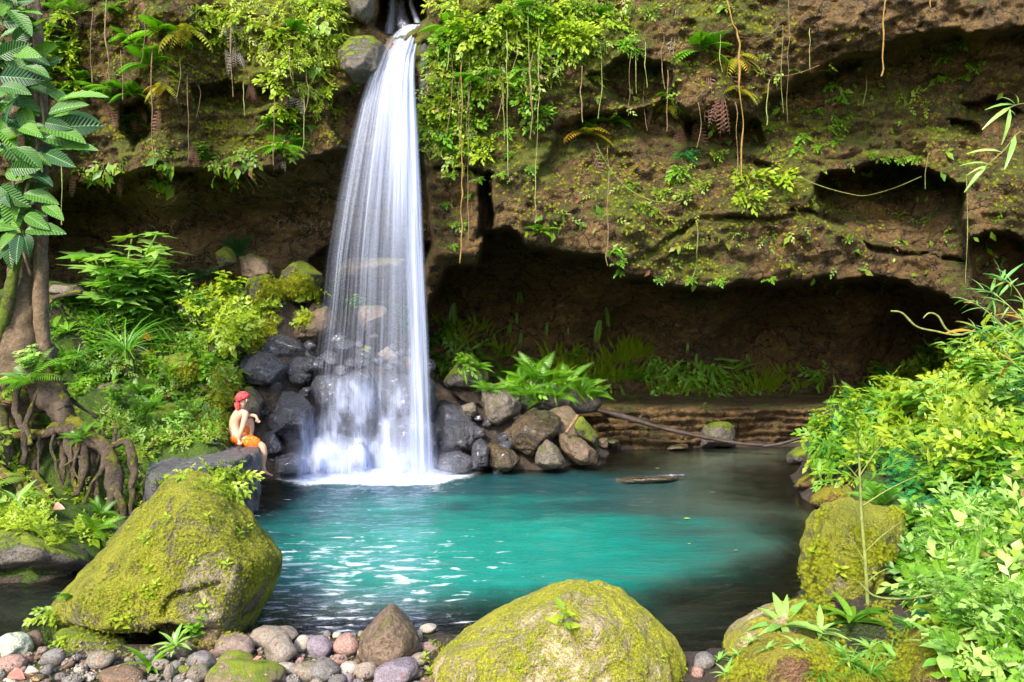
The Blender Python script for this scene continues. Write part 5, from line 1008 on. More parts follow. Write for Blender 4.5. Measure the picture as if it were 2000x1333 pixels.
# ---------------------------------------------------------------- fallen wood
for pts, mt, nm, lb in [
 ([(1095,805,17.0,3),(1150,800,16.9,5),(1220,815,16.8,6),(1300,838,16.7,4.2),(1380,855,16.6,4),(1440,866,16.5,4),(1500,870,16.4,3)],'branchwood','fallen_branch','long fallen branch lying along the foot of the cave wall'),
 ([(1490,872,16.3,3.5),(1530,866,16.2,3),(1585,848,16.0,2)],'branchwood','fallen_branch','short dark branch end resting at the right of the long one'),
 ([(1106,846,14.2,3.5),(1118,828,14.3,3.5),(1128,812,14.4,3.5)],'vine','stick','short straight stick stuck between the boulders right of the waterfall'),
 ([(1185,938,13.5,2),(1240,934,13.5,3),(1300,930,13.5,3.5),(1338,928,13.4,4)],'wet','driftwood','dark driftwood lying in the shallow water in front of the cave'),
 ([(80,590,14.0,4),(120,578,14.1,5),(160,570,14.2,4)],'root','stick','dead stick lying on the path beside the tree'),
 ([(90,575,14.1,3),(100,590,14.0,3),(78,600,13.9,2.5)],'root','stick','short dead twig at the path edge')]:
    tag(tube(pts, mt, nm, None, 9, 8, .35, int(pts[0][0])), lb, 'branch')
# ================================================================ PLANTS PLACED ONE BY ONE
def L(k, lst, label, group=None, **kw):
    for r_ in lst: place(k, r_[0], r_[1], r_[2], label, group, **kw)
one = [
 ('fernfan',318,72,62,'green fan fern high on the left cliff beside a yellowing one'),('autumn',360,60,64,'yellowing fern with pink dead fronds high on the left cliff'),
 ('fernfan',295,130,58,'yellow tipped fern below the pair of fan ferns on the left cliff'),('autumn',318,170,44,'small orange fern hanging below the yellow tipped one'),
 ('lobed',228,640,200,'tall pale shrub with lobed leaves on the left ledge'),('herbp',265,650,150,'leafy plant at the right foot of the tall lobed shrub'),
 ('fern_dark',462,500,78,'dark fern tuft on top of the small mossy stone on the left ledge'),('fern_dark',400,545,62,'dark feathery fern left below the fern tuft'),
 ('herby',450,585,80,'plant with pink tinged round leaves beside the moss capped boulder'),
 ('herb',655,610,80,'broad leaved plant at the left edge of the veil'),('fernfan',735,590,56,'bright star shaped fern on the reddish block behind the veil'),
 ('herb',700,612,40,'pair of broad leaves on a stalk behind the veil'),('herbp',785,660,70,'blue green plant behind the main fall'),
 ('fern',1050,748,84,'largest bright fern clump above the right boulder pile'),('fern',1110,755,78,'second bright fern clump, at the right of the largest'),('fern',990,742,70,'bright fern clump nearest the moss topped boulder'),
 ('seedlingg',935,700,60,'star leaved plant on the tip of the moss topped boulder'),
 ('fernfan',932,160,52,'single spreading frond hanging right of the waterfall'),('dangle',994,150,50,'single drooping frond on the green stemmed vine'),
 ('heart',1085,45,95,'pale heart leaved climber at the top of the cliff'),
 ('fernfan',1142,245,44,'green frond above the turning fern on the bare rock'),('autumn',1140,265,64,'yellow and pink turning fern on the bare rock'),('fernfan',1200,240,46,'lone green fan frond right of the turning fern'),
 ('deadfrond',1155,290,50,'pink dead frond hanging beside the turning fern'),
 ('deadwhite',1290,18,60,'bleached dead fern hanging at the top of the cliff, left of two'),('deadwhite',1325,15,62,'bleached dead fern hanging at the top of the cliff, right of two'),
 ('fernfan',1370,105,70,'green crown of the large reddish hanging fern'),('deadfrond',1350,130,66,'dead pink fronds under the large green crown'),('deadfrond',1385,140,60,'dead pink fronds at the right of the large green crown'),
 ('autumn',1435,115,60,'orange green fern on the orange brown vine'),('deadfrond',1415,125,60,'rose dead frond left of the orange brown vine'),('autumn',1442,180,44,'small turning frond on the orange brown vine'),
 ('fernfan',1285,205,42,'dark green fern left of the rusty frond'),('autumn',1315,205,54,'rusty turned frond below the large reddish fern'),
 ('seedlingg',1595,142,52,'three broad green leaves alone on the upper right cliff'),
 ('hangy',1465,345,70,'bright leafy cluster at the foot of the orange brown vine'),('hangy',1460,385,62,'lower lobe of the bright leafy cluster'),('hangy',1520,345,60,'bright leaves right of the cluster'),
 ('seedlingg',1755,430,34,'lone green sprout in the dark hollow'),('fernfan',1060,455,36,'small green fern on the lip of the cave'),
 ('hangd',1330,300,46,'dark leaved herb with a red leaf on the cliff'),('hang',1325,330,50,'herb hanging below the dark leaved one'),
 ('heart',628,42,50,'pale broad leaves left of the waterfall, upper of two'),('heart',612,130,50,'pale broad leaves left of the waterfall, lower of two'),
 ('fernfan',555,290,50,'single bright frond under the left overhang edge'),('lobed',400,318,40,'lobed leaves hanging from the left lip'),
 ('fern_dark',275,270,44,'dark fern in the left recess'),('fernfan',265,245,38,'bright lobed fern at the left recess'),
 ('rosette',1665,1215,118,'long leaved rosette at the foot of the tall right boulder'),('rosettep',1530,1225,92,'pale long leaved herb left of the rosette'),
 ('rosettep',1600,1240,70,'small pale herb between the two long leaved plants'),('rosettep',1925,1300,130,'large pale leaved herb in the bottom right corner'),
 ('rosettep',1835,1270,80,'pale herb left of the corner one'),('rosette',1890,1110,120,'broad leaved plant on the bank right of the tall boulder'),
 ('fern',1755,1090,120,'large arching fern right of the tall boulder'),('fern',1790,1030,110,'arching fern above the large one on the right bank'),
 ('fern',1720,985,80,'fern on top of the tall right boulder'),
 ('herbp',1850,860,150,'pale large leaved plant drooping over the right bank thicket'),('herbp',1955,840,150,'pale large leaved plant at the right edge of the thicket'),
 ('herbp',1900,760,110,'pale leaved plant on the crest of the thicket'),('fern',1950,900,120,'blue green fern hanging low at the right edge'),
 ('seedling',1280,665,60,'tiny sprout'),
 ('fern',60,748,88,'pale fern growing over the tree root flare'),('fern',85,830,80,'green fern hanging between the tree roots'),('lobed',60,725,52,'lobed leaves on the root flare'),
 ('fern',185,1040,85,'bright fern at the stream under the roots'),('fern',195,1010,50,'small fern against the big root'),
 ('rosettep',35,985,76,'pale long leaved plant beneath the tree at the left edge'),
 ('rosette',290,1305,70,'hanging fern like herb at the bottom of the largest mossy boulder'),('rosettep',340,1262,52,'pale broad sprout at the bottom of the largest mossy boulder'),
 ('herb',385,1252,55,'slender herb right of the pale broad sprout'),('hangy',105,1200,60,'leafy fringe on the left edge of the largest mossy boulder'),('hangy',120,1245,56,'lower leafy fringe on the left edge of the largest mossy boulder'),
 ('fernfan',140,1165,44,'small fern on the left edge of the largest mossy boulder'),('hangy',440,950,52,'leafy tuft on the top right of the largest mossy boulder'),
 ('hangy',470,930,60,'leafy tuft on the front of the bather slab'),('hangy',420,925,40,'small leafy tuft at the left of the slab front'),
 ('seedling',1100,1225,62,'seedling on the broad rounded boulder at bottom centre'),
 ('seedling',235,1225,44,'seedling on the lower face of the largest mossy boulder, left'),('seedling',400,1195,34,'seedling under the crack of the largest mossy boulder'),
 ('herb',395,760,80,'dark broad leaved plant on the slope above the bather'),('herbp',345,860,64,'pale leaved plant low on the slope left of the bather'),
 ('herb',470,700,30,'two leaves hanging on the slope by the dark boulders'),
]
for r_ in one:
    if r_[4] == 'tiny sprout': continue
    place(*r_)
# single spreads of repeated plants
L('grass',[(100,600,70),(130,590,50),(245,690,90),(300,680,80),(200,640,70),(150,700,60),(330,690,60),(290,640,70),(190,600,70),(350,620,60),(240,620,80)],'tuft of fine grass on the slope between the tree and the dark boulders','grass tufts on the left slope')
L('rosette',[(105,640,52),(130,650,56),(185,625,50),(205,735,62),(250,640,60),(330,640,50)],'strap leaved plant on the slope right of the tree trunk','strap leaved plants on the left slope')
L('herb',[(300,620,70),(340,610,80),(280,580,80),(330,585,70),(370,640,70),(250,650,64),(180,700,70),(120,740,60),(300,740,62),(150,790,60),(230,800,56),(330,780,60),(380,700,60),(280,840,60)],'leafy green herb on the slope left of the bather','leafy herbs on the left slope')
L('herbp',[(320,640,80),(360,600,70),(290,600,76),(230,560,90),(390,625,60)],'pale leafed herb around the foot of the lobed shrub','pale herbs on the left slope')
L('fern',[(270,770,50),(300,800,50),(200,560,60),(330,730,50),(120,700,50),(370,770,46),(160,860,50),(350,820,46)],'small fern on the slope left of the bather','small ferns on the left slope')
L('hangy',[(rq.uniform(850,1180),rq.uniform(0,90),rq.uniform(36,66)) for _ in range(26)]+[(rq.uniform(840,960),rq.uniform(90,300),rq.uniform(30,56)) for _ in range(22)],'yellow green herb hanging on the cliff right beside the waterfall','yellow green herbs beside the waterfall')
L('hang',[(rq.uniform(850,1050),rq.uniform(60,290),rq.uniform(34,60)) for _ in range(22)]+[(rq.uniform(1000,1240),rq.uniform(0,130),rq.uniform(34,56)) for _ in range(16)],'mid green herb hanging on the cliff right beside the waterfall','mid green herbs beside the waterfall')
L('fernfan',[(860,120,40),(880,60,50),(900,90,46),(960,60,44),(1000,30,50),(870,230,36),(920,250,40),(1170,40,40),(890,300,32)],'fan fern among the herbs right beside the waterfall','fan ferns beside the waterfall')
L('hangm',[(x,y,s_) for x,y,s_ in [(1150,150,40),(1130,90,48),(1205,130,30),(1235,60,40),(1160,60,50),(1270,20,40),(1420,10,40),(1230,360,36),(1340,380,34),(1290,375,32),(1250,400,28),(1370,360,34),(1280,410,30),(1400,300,30),(1440,330,30),(1320,355,30),(1215,395,26)]],'small herb with some reddish leaves on the middle of the cliff','small herbs on the middle of the cliff')
L('hang',[(1625,165,34),(1635,190,34),(1640,235,36),(1610,250,30),(1570,265,34),(1560,290,34),(1600,285,30),(1630,275,30),(1590,215,26),(1568,215,24),(1850,110,38),(1870,90,34),(1900,130,30),(1840,150,30),(1880,150,30),(1500,250,22),(1550,135,20)],'little green herb on the upper right cliff','little herbs on the upper right cliff')
L('hang',[(1700,300,20),(1730,310,18),(1760,312,22),(1790,310,24),(1700,355,18),(1750,355,18),(1210,510,30),(1195,490,34),(1215,530,26),(1290,545,22),(1350,545,24),(1400,548,26),(1500,545,20),(1660,465,20),(1670,490,16),(990,300,30),(975,340,24),(1040,330,22),(880,340,28),(920,380,24),(900,440,26),(880,480,22),(930,350,24),(870,400,22)],'tiny green herb along the ledges of the right cliff','tiny herbs on the right cliff ledges')
L('hangy',[(rq.uniform(520,665),rq.uniform(0,230),rq.uniform(26,48)) for _ in range(26)]+[(rq.uniform(380,520),rq.uniform(0,90),rq.uniform(26,40)) for _ in range(12)],'yellow green herb on the cliff left beside the waterfall','yellow green herbs left of the waterfall')
L('deadwhite',[(380,18,30),(405,25,34),(430,30,34),(450,40,36),(470,30,34),(490,50,34),(365,10,26),(440,95,38),(460,90,30),(520,70,34),(545,90,28),(500,20,30),(580,170,34),(590,190,28),(540,290,34),(520,110,26),(550,120,24)],'bleached dead frond hanging on the cliff left of the waterfall','bleached fronds left of the waterfall')
L('deadfrond',[(150,15,34),(215,55,34),(245,95,36),(262,100,32),(255,85,30),(312,215,40),(210,205,30),(235,210,34),(255,215,34),(270,205,30),(390,130,30),(140,340,34),(205,345,28),(240,345,30),(380,290,28),(340,180,22),(510,290,26),(490,165,24),(550,180,26),(1330,250,34),(1370,260,40),(1240,255,30),(1275,210,30),(1410,190,50),(1360,240,44),(1305,150,26),(1010,185,30),(970,170,28)],'small pink brown dead frond hanging on the cliff','small dead fronds on the cliff')
L('fernfan',[(165,165,44),(190,175,42),(215,178,44),(240,180,40),(262,185,40),(150,190,40),(510,180,30),(575,60,34),(265,90,30),(225,20,38),(250,75,34),(590,255,32),(560,240,34),(530,245,30),(580,285,30),(680,175,22)],'small green fern on the cliff left of the waterfall','small green ferns on the left cliff')
L('fern',[(110,20,60),(130,60,60),(100,110,60),(125,140,60),(140,110,50),(90,60,60),(150,30,50)],'fern growing on the upper trunk of the tree','ferns on the tree trunk', pos=None)
L('wallfern',[(rq.uniform(860,1000),rq.uniform(640,720),rq.uniform(40,66)) for _ in range(10)]+[(rq.uniform(1080,1260),rq.uniform(690,760),rq.uniform(36,62)) for _ in range(40)]+[(rq.uniform(1260,1570),rq.uniform(725,770),rq.uniform(26,46)) for _ in range(46)],'narrow fern on the rock ledge along the cave wall','narrow ferns along the cave ledge')
L('dangle',[(890,590,60),(1015,570,40),(1010,610,34),(1068,630,34),(1020,650,30),(1185,600,48),(1175,625,50),(1165,640,40),(965,650,44),(1000,630,30),(1360,690,26),(1460,690,28),(1110,640,22),(1220,670,24),(1345,670,22)],'single narrow frond hanging on the dark cave wall','single fronds on the cave wall')
L('herb',[(845,690,60),(860,720,50),(870,670,56),(905,720,40),(830,650,40)],'green plant at the right edge of the falling water','plants at the right edge of the fall')
L('fern',[(960,745,56),(1030,772,64),(1085,778,62),(1140,768,56),(1000,768,60),(1065,735,60),(1020,745,60),(1080,745,62),(1130,745,56),(1165,775,50),(955,765,50),(1050,785,50),(1160,735,60),(1210,740,56),(1250,735,50),(930,720,50),(1120,700,50),(980,700,50)],'smaller fern filling the clump above the right boulder pile','smaller ferns above the right boulders')
L('seedlingg',[(1453,825,26),(1340,845,18),(1420,770,24),(1375,800,18),(1245,790,16),(1440,840,16),(1390,830,20)],'tiny sprout at the foot of the cave wall','sprouts at the foot of the cave wall')
L('seedling',[(rq.uniform(250,500),rq.uniform(985,1230),rq.uniform(16,30)) for _ in range(16)]+[(rq.uniform(150,330),rq.uniform(1120,1260),rq.uniform(18,32)) for _ in range(14)],'tiny seedling on the face of the largest mossy boulder','seedlings on the largest mossy boulder')
L('seedling',[(830,1290,26),(845,1260,20),(840,1320,26),(1010,1310,20),(1060,1300,18),(1180,1310,20),(1290,1290,22),(1335,1310,26),(960,1240,14)],'tiny seedling on the broad rounded boulder','seedlings on the broad rounded boulder')
L('seedling',[(1580,1150,30),(1595,1090,34),(1600,1060,30),(1640,1120,36),(1680,1100,30),(1650,1080,26),(1575,1120,28),(1700,1130,30),(1620,1180,30)],'small bright seedling on the tall right boulder','seedlings on the tall right boulder')
L('rosettep',[(1405,1290,36),(1440,1280,40),(1420,1320,36),(1470,1255,44),(1500,1270,40),(1560,1265,50),(1640,1280,50),(1700,1270,54),(1750,1290,50)],'small pale strap leaved herb at the bottom right shore','strap leaved herbs at the bottom right')
L('grass',[(1660,1300,70),(1700,1320,70),(1740,1280,60),(1600,1320,60),(1780,1230,70)],'grass tuft between the stones at bottom right','grass tufts at bottom right')
L('herb',[(rq.uniform(1650,1990),rq.uniform(760,920),rq.uniform(60,95)) for _ in range(14)],'leafy green plant growing out of the right bank thicket','leafy plants in the right thicket')
L('herby',[(rq.uniform(1660,1990),rq.uniform(740,900),rq.uniform(55,85)) for _ in range(10)]+[(1620,870,60),(1625,850,60)],'yellow green sunlit plant on the right bank thicket','yellow green plants in the right thicket')
L('herbp',[(1860,1010,90),(1920,1060,110),(1970,1100,120),(1880,1180,100),(1940,1200,120),(1990,1250,120),(1850,1130,90),(1980,1010,90)],'pale leafed herb on the lower right bank','pale herbs on the lower right bank')
L('fern',[(1700,760,80),(1740,740,80),(1790,720,80),(1680,800,80),(1830,700,80),(1880,690,80),(1800,950,90),(1850,980,90),(1720,900,80)],'sunlit fern in the right bank thicket','ferns in the right thicket')
L('hangy',[(1612,850,60),(1610,890,56),(1625,915,56),(1660,930,50)],'leafy spray leaning over the pool from the right bank','sprays leaning over the pool')
L('broad',[(1900,1040,110),(1960,1030,110),(1860,1095,100),(1985,1110,110),(1930,1140,100),(1845,1150,80),(1800,1120,70)],'bright broad leaved plant on the lower right bank','broad leaved plants on the lower right bank')
L('herb',[(1850,990,110),(1920,980,120),(1980,1000,120),(1800,1060,90),(1830,1150,100),(1900,1120,110)],'dark green leafy plant in the shade of the lower right bank','leafy plants in the shade at lower right')
L('broad',[(1960,1110,130),(1890,1180,120),(1840,1240,110),(1800,1190,80)],'yellow green plant with large simple leaves at lower right','large leaved plants at lower right')
L('broadp',[(1900,1230,110),(1970,1220,110),(1985,1300,120),(1840,1310,110),(1930,1270,100),(1995,1180,110),(1860,1200,90)],'pale broad leaved plant in the bottom right corner','pale broad leaved plants in the bottom right corner')
L('broadp',[(1790,860,100),(1840,890,110),(1890,880,110),(1940,860,115),(1980,830,115),(1900,930,100),(1820,820,90),(1990,900,110),(1870,800,90),(1960,770,100),(1900,740,80)],'pale glossy broad leaved plant on the right bank thicket','pale broad leaved plants in the right thicket')
L('hangy',[(100,60,50),(120,90,50),(140,110,46),(110,130,50),(130,160,46),(95,100,46),(150,70,40),(125,30,46)],'yellow green herb on the upper part of the tree trunk','yellow green herbs on the upper trunk')
L('lobed',[(95,160,60),(125,200,56),(110,120,50)],'pale lobed leaves growing on the upper trunk','lobed leaves on the upper trunk')
# bamboo at the right edge
bam = bpy.data.objects.new('bamboo', None); C.objects.link(bam); bam.location = W(2010, 700, 8.0); tag(bam, 'bamboo with narrow leaves and an orange dead leaf leaning in at the right edge', 'bamboo')
def bamboo_spray(parent, stems, D0, nl, name='leafy_stem'):
    b = Batch(); st = Batch()
    for pts in stems:
        c = spline([W(x, y, D0 + .15 * k) for k, (x, y) in enumerate(pts)], 16); stem_into(st, c, .005, .5, 5)
        for i in range(nl):
            t = rq.uniform(.25, 1); p_ = c[min(15, int(t * 15))]; tg = nrm(c[-1] - c[0]); d = tg + .9 * R_.randn(3) * [1, .6, .7] + [0, 0, -.15]
            b.add(BL, [p_], frames(d, [0.2, -.6, 1]), R_.uniform(.14, .3))
    for bb, nm, mt in ((b, 'leaves', 'bamboo'), (st, name, 'vine_g')):
        o = obj(nm, bb.mesh(nm, M[mt]), parent)
        if parent: o.location = -Vector(parent.location)
bamboo_spray(bam, [[(2080,760),(2000,680),(1930,610),(1885,585)],[(2080,740),(2010,640),(1950,580),(1920,570)],[(2090,700),(2020,620),(1980,560),(1950,548)],[(2060,780),(1990,720),(1940,660),(1900,640)],[(2080,760),(2020,700),(1970,650),(1940,640)]], 7.6, 22)
od = Batch(); od.add(leaf_t(.14, 5, .2, .2, .5), [W(1905, 648, 7.5)], frames(W(1840, 638, 7.4) - W(1905, 648, 7.5), [0, -.6, 1]), .34, 1.0); o = obj('dead_leaf', od.mesh('dead_leaf', M['autumn']), bam); o.location = -Vector(bam.location)
for (pts, lb, bn) in [([(2060,330),(2000,258),(1960,295),(1925,325)],'slender bamboo twig with pale leaves entering at the right, lower of two',0),([(2060,180),(2010,200),(1985,205),(1965,215)],'slender bamboo twig with pale leaves entering at the right, upper of two',1)]:
    tw = bpy.data.objects.new('bamboo_twig', None); C.objects.link(tw); tw.location = W(pts[0][0], pts[0][1], 6.4); tag(tw, lb, 'bamboo')
    b = Batch(); st = Batch(); c = spline([W(x, y, 6.4 - .1 * k) for k, (x, y) in enumerate(pts)], 14); stem_into(st, c, .004, .5, 5)
    tips = [(12,(1880,322)),(12,(1890,372)),(9,(1900,292)),(6,(1975,320)),(13,(1895,345))] if bn == 0 else [(9,(1935,208)),(9,(1965,190)),(10,(1928,245)),(11,(1970,278)),(8,(1992,186)),(12,(1978,230))]
    for k, (tx, ty) in tips:
        a = c[k]; e = W(tx, ty, 6.1); b.add(BL, [a], frames(e - a + [0, 0, .05], [0.1, -.7, .8]), np.linalg.norm(e - a) * 1.05)
    for bb, nm, mt in ((b, 'leaves', 'leafp'), (st, 'stem', 'vine_g')):
        o = obj(nm, bb.mesh(nm, M[mt]), tw); o.location = -Vector(tw.location)
# sapling standing in front of the tall right boulder
sp_ = bpy.data.objects.new('sapling', None); C.objects.link(sp_); sp_.location = W(1695, 1175, 6.0); tag(sp_, 'thin bare stemmed sapling with a feathery top in front of the tall right boulder', 'sapling')
tube([(1695,1185,6.0,4),(1690,1100,6.0,3.5),(1682,1000,6.0,3),(1678,900,6.0,2.2),(1672,820,6.0,1.5)], 'vine_g', 'stem', sp_, 7, 8, .1)
for a_, b_ in [((1690,1100),(1640,1020)),((1688,1080),(1760,1020)),((1692,1140),(1735,1110)),((1684,1020),(1640,940)),((1682,990),(1790,930)),((1680,940),(1640,900)),((1679,930),(1730,860)),((1693,1150),(1655,1130))]:
    tube([(a_[0],a_[1],6.0,1.6),((a_[0]+b_[0])/2,(a_[1]+b_[1])/2-4,5.98,1.2),(b_[0],b_[1],5.95,.8)], 'vine_g', 'twig', sp_, 5, 6, .1)
b = Batch()
for x0, y0, x1, y1 in [(1678,900,1600,870),(1675,860,1740,800),(1672,820,1640,770),(1680,940,1590,930),(1682,960,1770,900),(1676,880,1650,800),(1790,930,1840,900),(1640,940,1590,960)]:
    a = W(x0, y0, 6.0); e = W(x1, y1, 5.9)
    b.add(sprig(10, .26, .34), [a], frames(e - a, [0, -.4, 1]), np.linalg.norm(e - a) * 1.1)
o = obj('foliage', b.mesh('foliage', M['leafg']), sp_); o.location = -Vector(sp_.location)
for pts, lb in [([(1905,645,8,2),(1870,655,8,2),(1830,648,8,2),(1790,638,8,2),(1762,612,8,2),(1740,608,8,1.5)],'curling green tendril reaching left above the right thicket, longer of two'),
                ([(1880,655,8,2),(1850,645,8,2),(1832,618,8,2),(1815,612,8,1.6),(1803,622,8,1.2)],'hooked green tendril above the right thicket, shorter of two'),
                ([(1860,1150,5.5,2.4),(1830,1160,5.4,2.4),(1770,1170,5.4,2.2),(1710,1165,5.4,2.2),(1680,1140,5.4,1.6)],'pale tendril crossing in front of the tall right boulder')]:
    tag(tube(pts, 'vine_g', 'tendril', None, 6, 8, .1), lb, 'vine')
# dead leaves and small loose things
M['redleaf'] = plain_mat('red_dead_leaf', (0.42, 0.10, 0.07), .5, .4, (0.5, 0.22, 0.15), 12); M['pinkleaf'] = plain_mat('pink_dead_leaf', (0.55, 0.27, 0.22), .6, .3, (0.62, 0.42, 0.36), 8)
M['orangeleaf'] = plain_mat('orange_leaf', (0.55, 0.20, 0.03), .5, .4); M['yellowleaf'] = plain_mat('yellow_leaf', (0.6, 0.5, 0.06), .5, .4); M['whiteleaf'] = plain_mat('pale_leaf', (0.7, 0.75, 0.62), .5, .4)
def loose(nm, px, py, s_, mat, label, T=LB, d=(1, -.2, .1), up=(0, -.5, 1), pos=None, cat='leaf', lift=.03):
    p_ = pos if pos is not None else (lambda h_: h_[0] + h_[1] * lift)(hit(px, py)); b = Batch(); sz = s_ * p_[1] / F
    b.add(T, [[-.0, 0, 0]], frames(np.array(d, float), up), sz, .5); o = obj(nm, b.mesh(nm, M[mat]), loc=p_); tag(o, label, cat); return o
LW = leaf_t(.8, 6, .3, .35, .45, wave=.05)
loose('dead_leaf', 1805, 770, 52, 'pinkleaf', 'large curled pink dead leaf lying on the right bank thicket', LW, (1, -.3, .15), (-.1, -.9, .6), lift=.32)
loose('dead_leaf', 1782, 712, 30, 'orangeleaf', 'small brown dead leaf on the crest of the thicket', LW, (1, 0, -.3), (0, -.8, .6), lift=.3)
loose('dead_leaf', 1885, 1070, 30, 'redleaf', 'curled brown dead leaf on the lower right bank', LW, (.3, 0, -1), (0, -.9, .3), lift=.25)
loose('dead_leaf', 100, 1000, 26, 'redleaf', 'red fallen leaf beneath the tree roots', LW, (1, -.2, .4), (0, -.6, 1))
loose('dead_leaf', 272, 662, 26, 'orangeleaf', 'orange fallen leaf on the slope between grass tufts', LW, (1, -.2, 0), (0, -.5, 1), lift=.08)
loose('dead_leaf', 140, 765, 22, 'orangeleaf', 'orange fallen leaf behind the buttress root', LW, (1, -.2, -.2), (0, -.6, 1), lift=.06)
loose('dead_leaf', 20, 1325, 34, 'redleaf', 'red dead leaf among the cobbles at the bottom left', LW, (1, 0, .1), (0, -.5, 1), lift=.04)
loose('dead_leaf', 38, 1322, 24, 'pinkleaf', 'pink dead leaf beside the red one at the bottom left', LW, (1, .3, .3), (0, -.5, 1), lift=.05)
loose('dead_leaf', 493, 1297, 18, 'redleaf', 'small red leaf caught between cobbles', LS, (1, 0, .5), (0, -.7, 1))
loose('pale_leaf', 303, 605, 24, 'whiteleaf', 'upright white leaf on the left slope', LH, (.1, 0, 1), (0, -1, .1), lift=.2)
for x, y, s_, mt, lb in [(1335,1013,15,'yellowleaf','yellow leaf floating on the turquoise water'),(1343,1062,7,'yellowleaf','tiny yellow leaf floating below the first one'),(1433,1075,9,'orangeleaf','orange leaf floating on the right of the pool'),(1280,915,9,'yellowleaf','yellow speck of leaf floating near the far shore')]:
    p_ = Wz(x, y, .02); loose('floating_leaf', x, y, s_, mt, lb, leaf_t(.5, 3, .05, -.02), (1, .1, 0), (0, 0, 1), pos=p_)
# pale scratched letters in the wall under the left overhang and on the pointed stone
M['scratch'] = plain_mat('scratched_rock', (0.26, 0.19, 0.12), .9, .1, (0.13, 0.09, 0.06), 14)
def carve(txt, px, py, hpx, label, tilt=0.0, ext=0.004, mat='scratch', d=.03):
    p_, n_ = hit(px, py); cu = bpy.data.curves.new('carving', 'FONT'); cu.body = txt; cu.size = hpx * 1.38 * p_[1] / F; cu.extrude = ext; cu.offset = -0.006 * cu.size; cu.space_character = 1.15
    o = bpy.data.objects.new('carved_letters', cu); C.objects.link(o); dg = bpy.context.evaluated_depsgraph_get(); me = bpy.data.meshes.new_from_object(o.evaluated_get(dg)); bpy.data.objects.remove(o)
    V = np.array([v.co[:] for v in me.vertices]); dx = V[:, 0]; w_ = np.zeros((len(V), 3)); wob = fbm(V * 9 / cu.size, 2, 3) * .03 * cu.size
    out = []
    for k, (x, y, z) in enumerate(V):
        wx_ = p_[0] + x * math.cos(tilt) - (y + wob[k]) * math.sin(tilt); wz_ = p_[2] + (y + wob[k]) * math.cos(tilt) + x * math.sin(tilt); q_ = W(0, 0, 1)
        loc, nn, i_, di = BVH[0].ray_cast(Vector((wx_, p_[1] - 1.2, wz_)), Vector((0, 1, 0)), 3); yy = loc.y if loc else p_[1]; out.append((wx_, yy - z - .002, wz_))
    for v, c in zip(me.vertices, out): v.co = c
    me.materials.append(M[mat]); o = obj('carved_letters', me); tag(o, label, 'carving'); return o
carve('UPO  99', 483, 383, 26, 'tall faint letters carved high on the dark wall beside the veil')
carve('KOI', 362, 415, 18, 'small faint letters carved in the shadow left of the tall ones')
carve('SOTT', 272, 466, 24, 'faint letters carved low on the left part of the wall')
carve('CHAKO', 538, 448, 20, 'faint letters carved low on the wall beside the veil')
# a pair of dark sandals on the slab
M['rubber'] = plain_mat('dark_rubber', (0.03, 0.03, 0.035), .5, .4)
p_, _n = hit(414, 869)
sb = bpy.data.objects.new('sandal', None); C.objects.link(sb); sb.location = p_; tag(sb, 'dark sandal left at the back of the slab behind the bather', 'sandal')
b = Batch(); V_, F_ = ico(3); sole = V_ * np.array([.13, .05, .014]) + [0, 0, .016]; o = obj('sole', mesh_np('sole', sole, F_, M['rubber']), sb)
tube([(.01, -.05, .02, .009), (.02, -.03, .06, .01), (.03, 0, .075, .011), (.02, .03, .06, .01), (.01, .05, .02, .009)], 'rubber', 'strap', None, 8, 6, 0, world=True).parent = sb
# ================================================================ THE BATHER
M['skin'] = plain_mat('skin', (0.62, 0.36, 0.24), .5, .4, (0.56, 0.31, 0.20), 9, sss=.15)
def cloth(name, a, b_, c_, sc):
    n = N(name); co = n.objco(False); v = n.n('TexVoronoi', {'Vector': co, 'Scale': sc}); nz_ = n.noise(co, sc * .8, 3)
    col = n.mix(n.ramp(v.outputs['Distance'], .25, .4), b_, a); col = n.mix(n.ramp(nz_, .55, .62), col, c_)
    n.t.links.new(n.n('BsdfPrincipled', {'Base Color': col, 'Roughness': .8, 'Specular IOR Level': .2, 'Normal': n.n('Bump', {'Strength': .8, 'Distance': .03, 'Height': n.noise(n.n('Mapping', {'Vector': co, 'Scale': (1, 1, 2.4)}).outputs[0], 11, 3, .6, 1.2)})}).outputs[0], n.out.inputs[0]); return n.m
M['scarf'] = cloth('red_patterned_cloth', (0.55, 0.055, 0.05), (0.62, 0.20, 0.16), (0.45, 0.03, 0.08), 40)
M['shorts'] = cloth('orange_patterned_cloth', (0.75, 0.15, 0.015), (0.82, 0.36, 0.06), (0.68, 0.10, 0.02), 26)
PD = 11.95
def J(px, py, dd=0.0): return W(px, py, PD + dd)
def skin(name, verts, edges, mat, parent=None, lvl=2, rootv=0):
    me = bpy.data.meshes.new(name); base = Vector(parent.location) if parent else Vector((0, 0, 0))
    me.from_pydata([Vector(v[0]) - base for v in verts], edges, []); me.materials.append(M[mat]); o = obj(name, me, parent)
    if parent: pass
    m = o.modifiers.new('skin', 'SKIN'); m.branch_smoothing = .6; m.use_smooth_shade = True
    for i, v in enumerate(verts):
        r = v[1]; me.skin_vertices[0].data[i].radius = (r, r) if np.isscalar(r) else r; me.skin_vertices[0].data[i].use_root = (i == rootv)
    s = o.modifiers.new('sub', 'SUBSURF'); s.levels = lvl; s.render_levels = lvl
    dg = bpy.context.evaluated_depsgraph_get(); me2 = bpy.data.meshes.new_from_object(o.evaluated_get(dg)); o.modifiers.clear(); o.data = me2; me2.name = name
    for p_ in me2.polygons: p_.use_smooth = True
    return o
hip = J(463, 853, 0.02)
person = bpy.data.objects.new('person', None); C.objects.link(person); person.location = hip
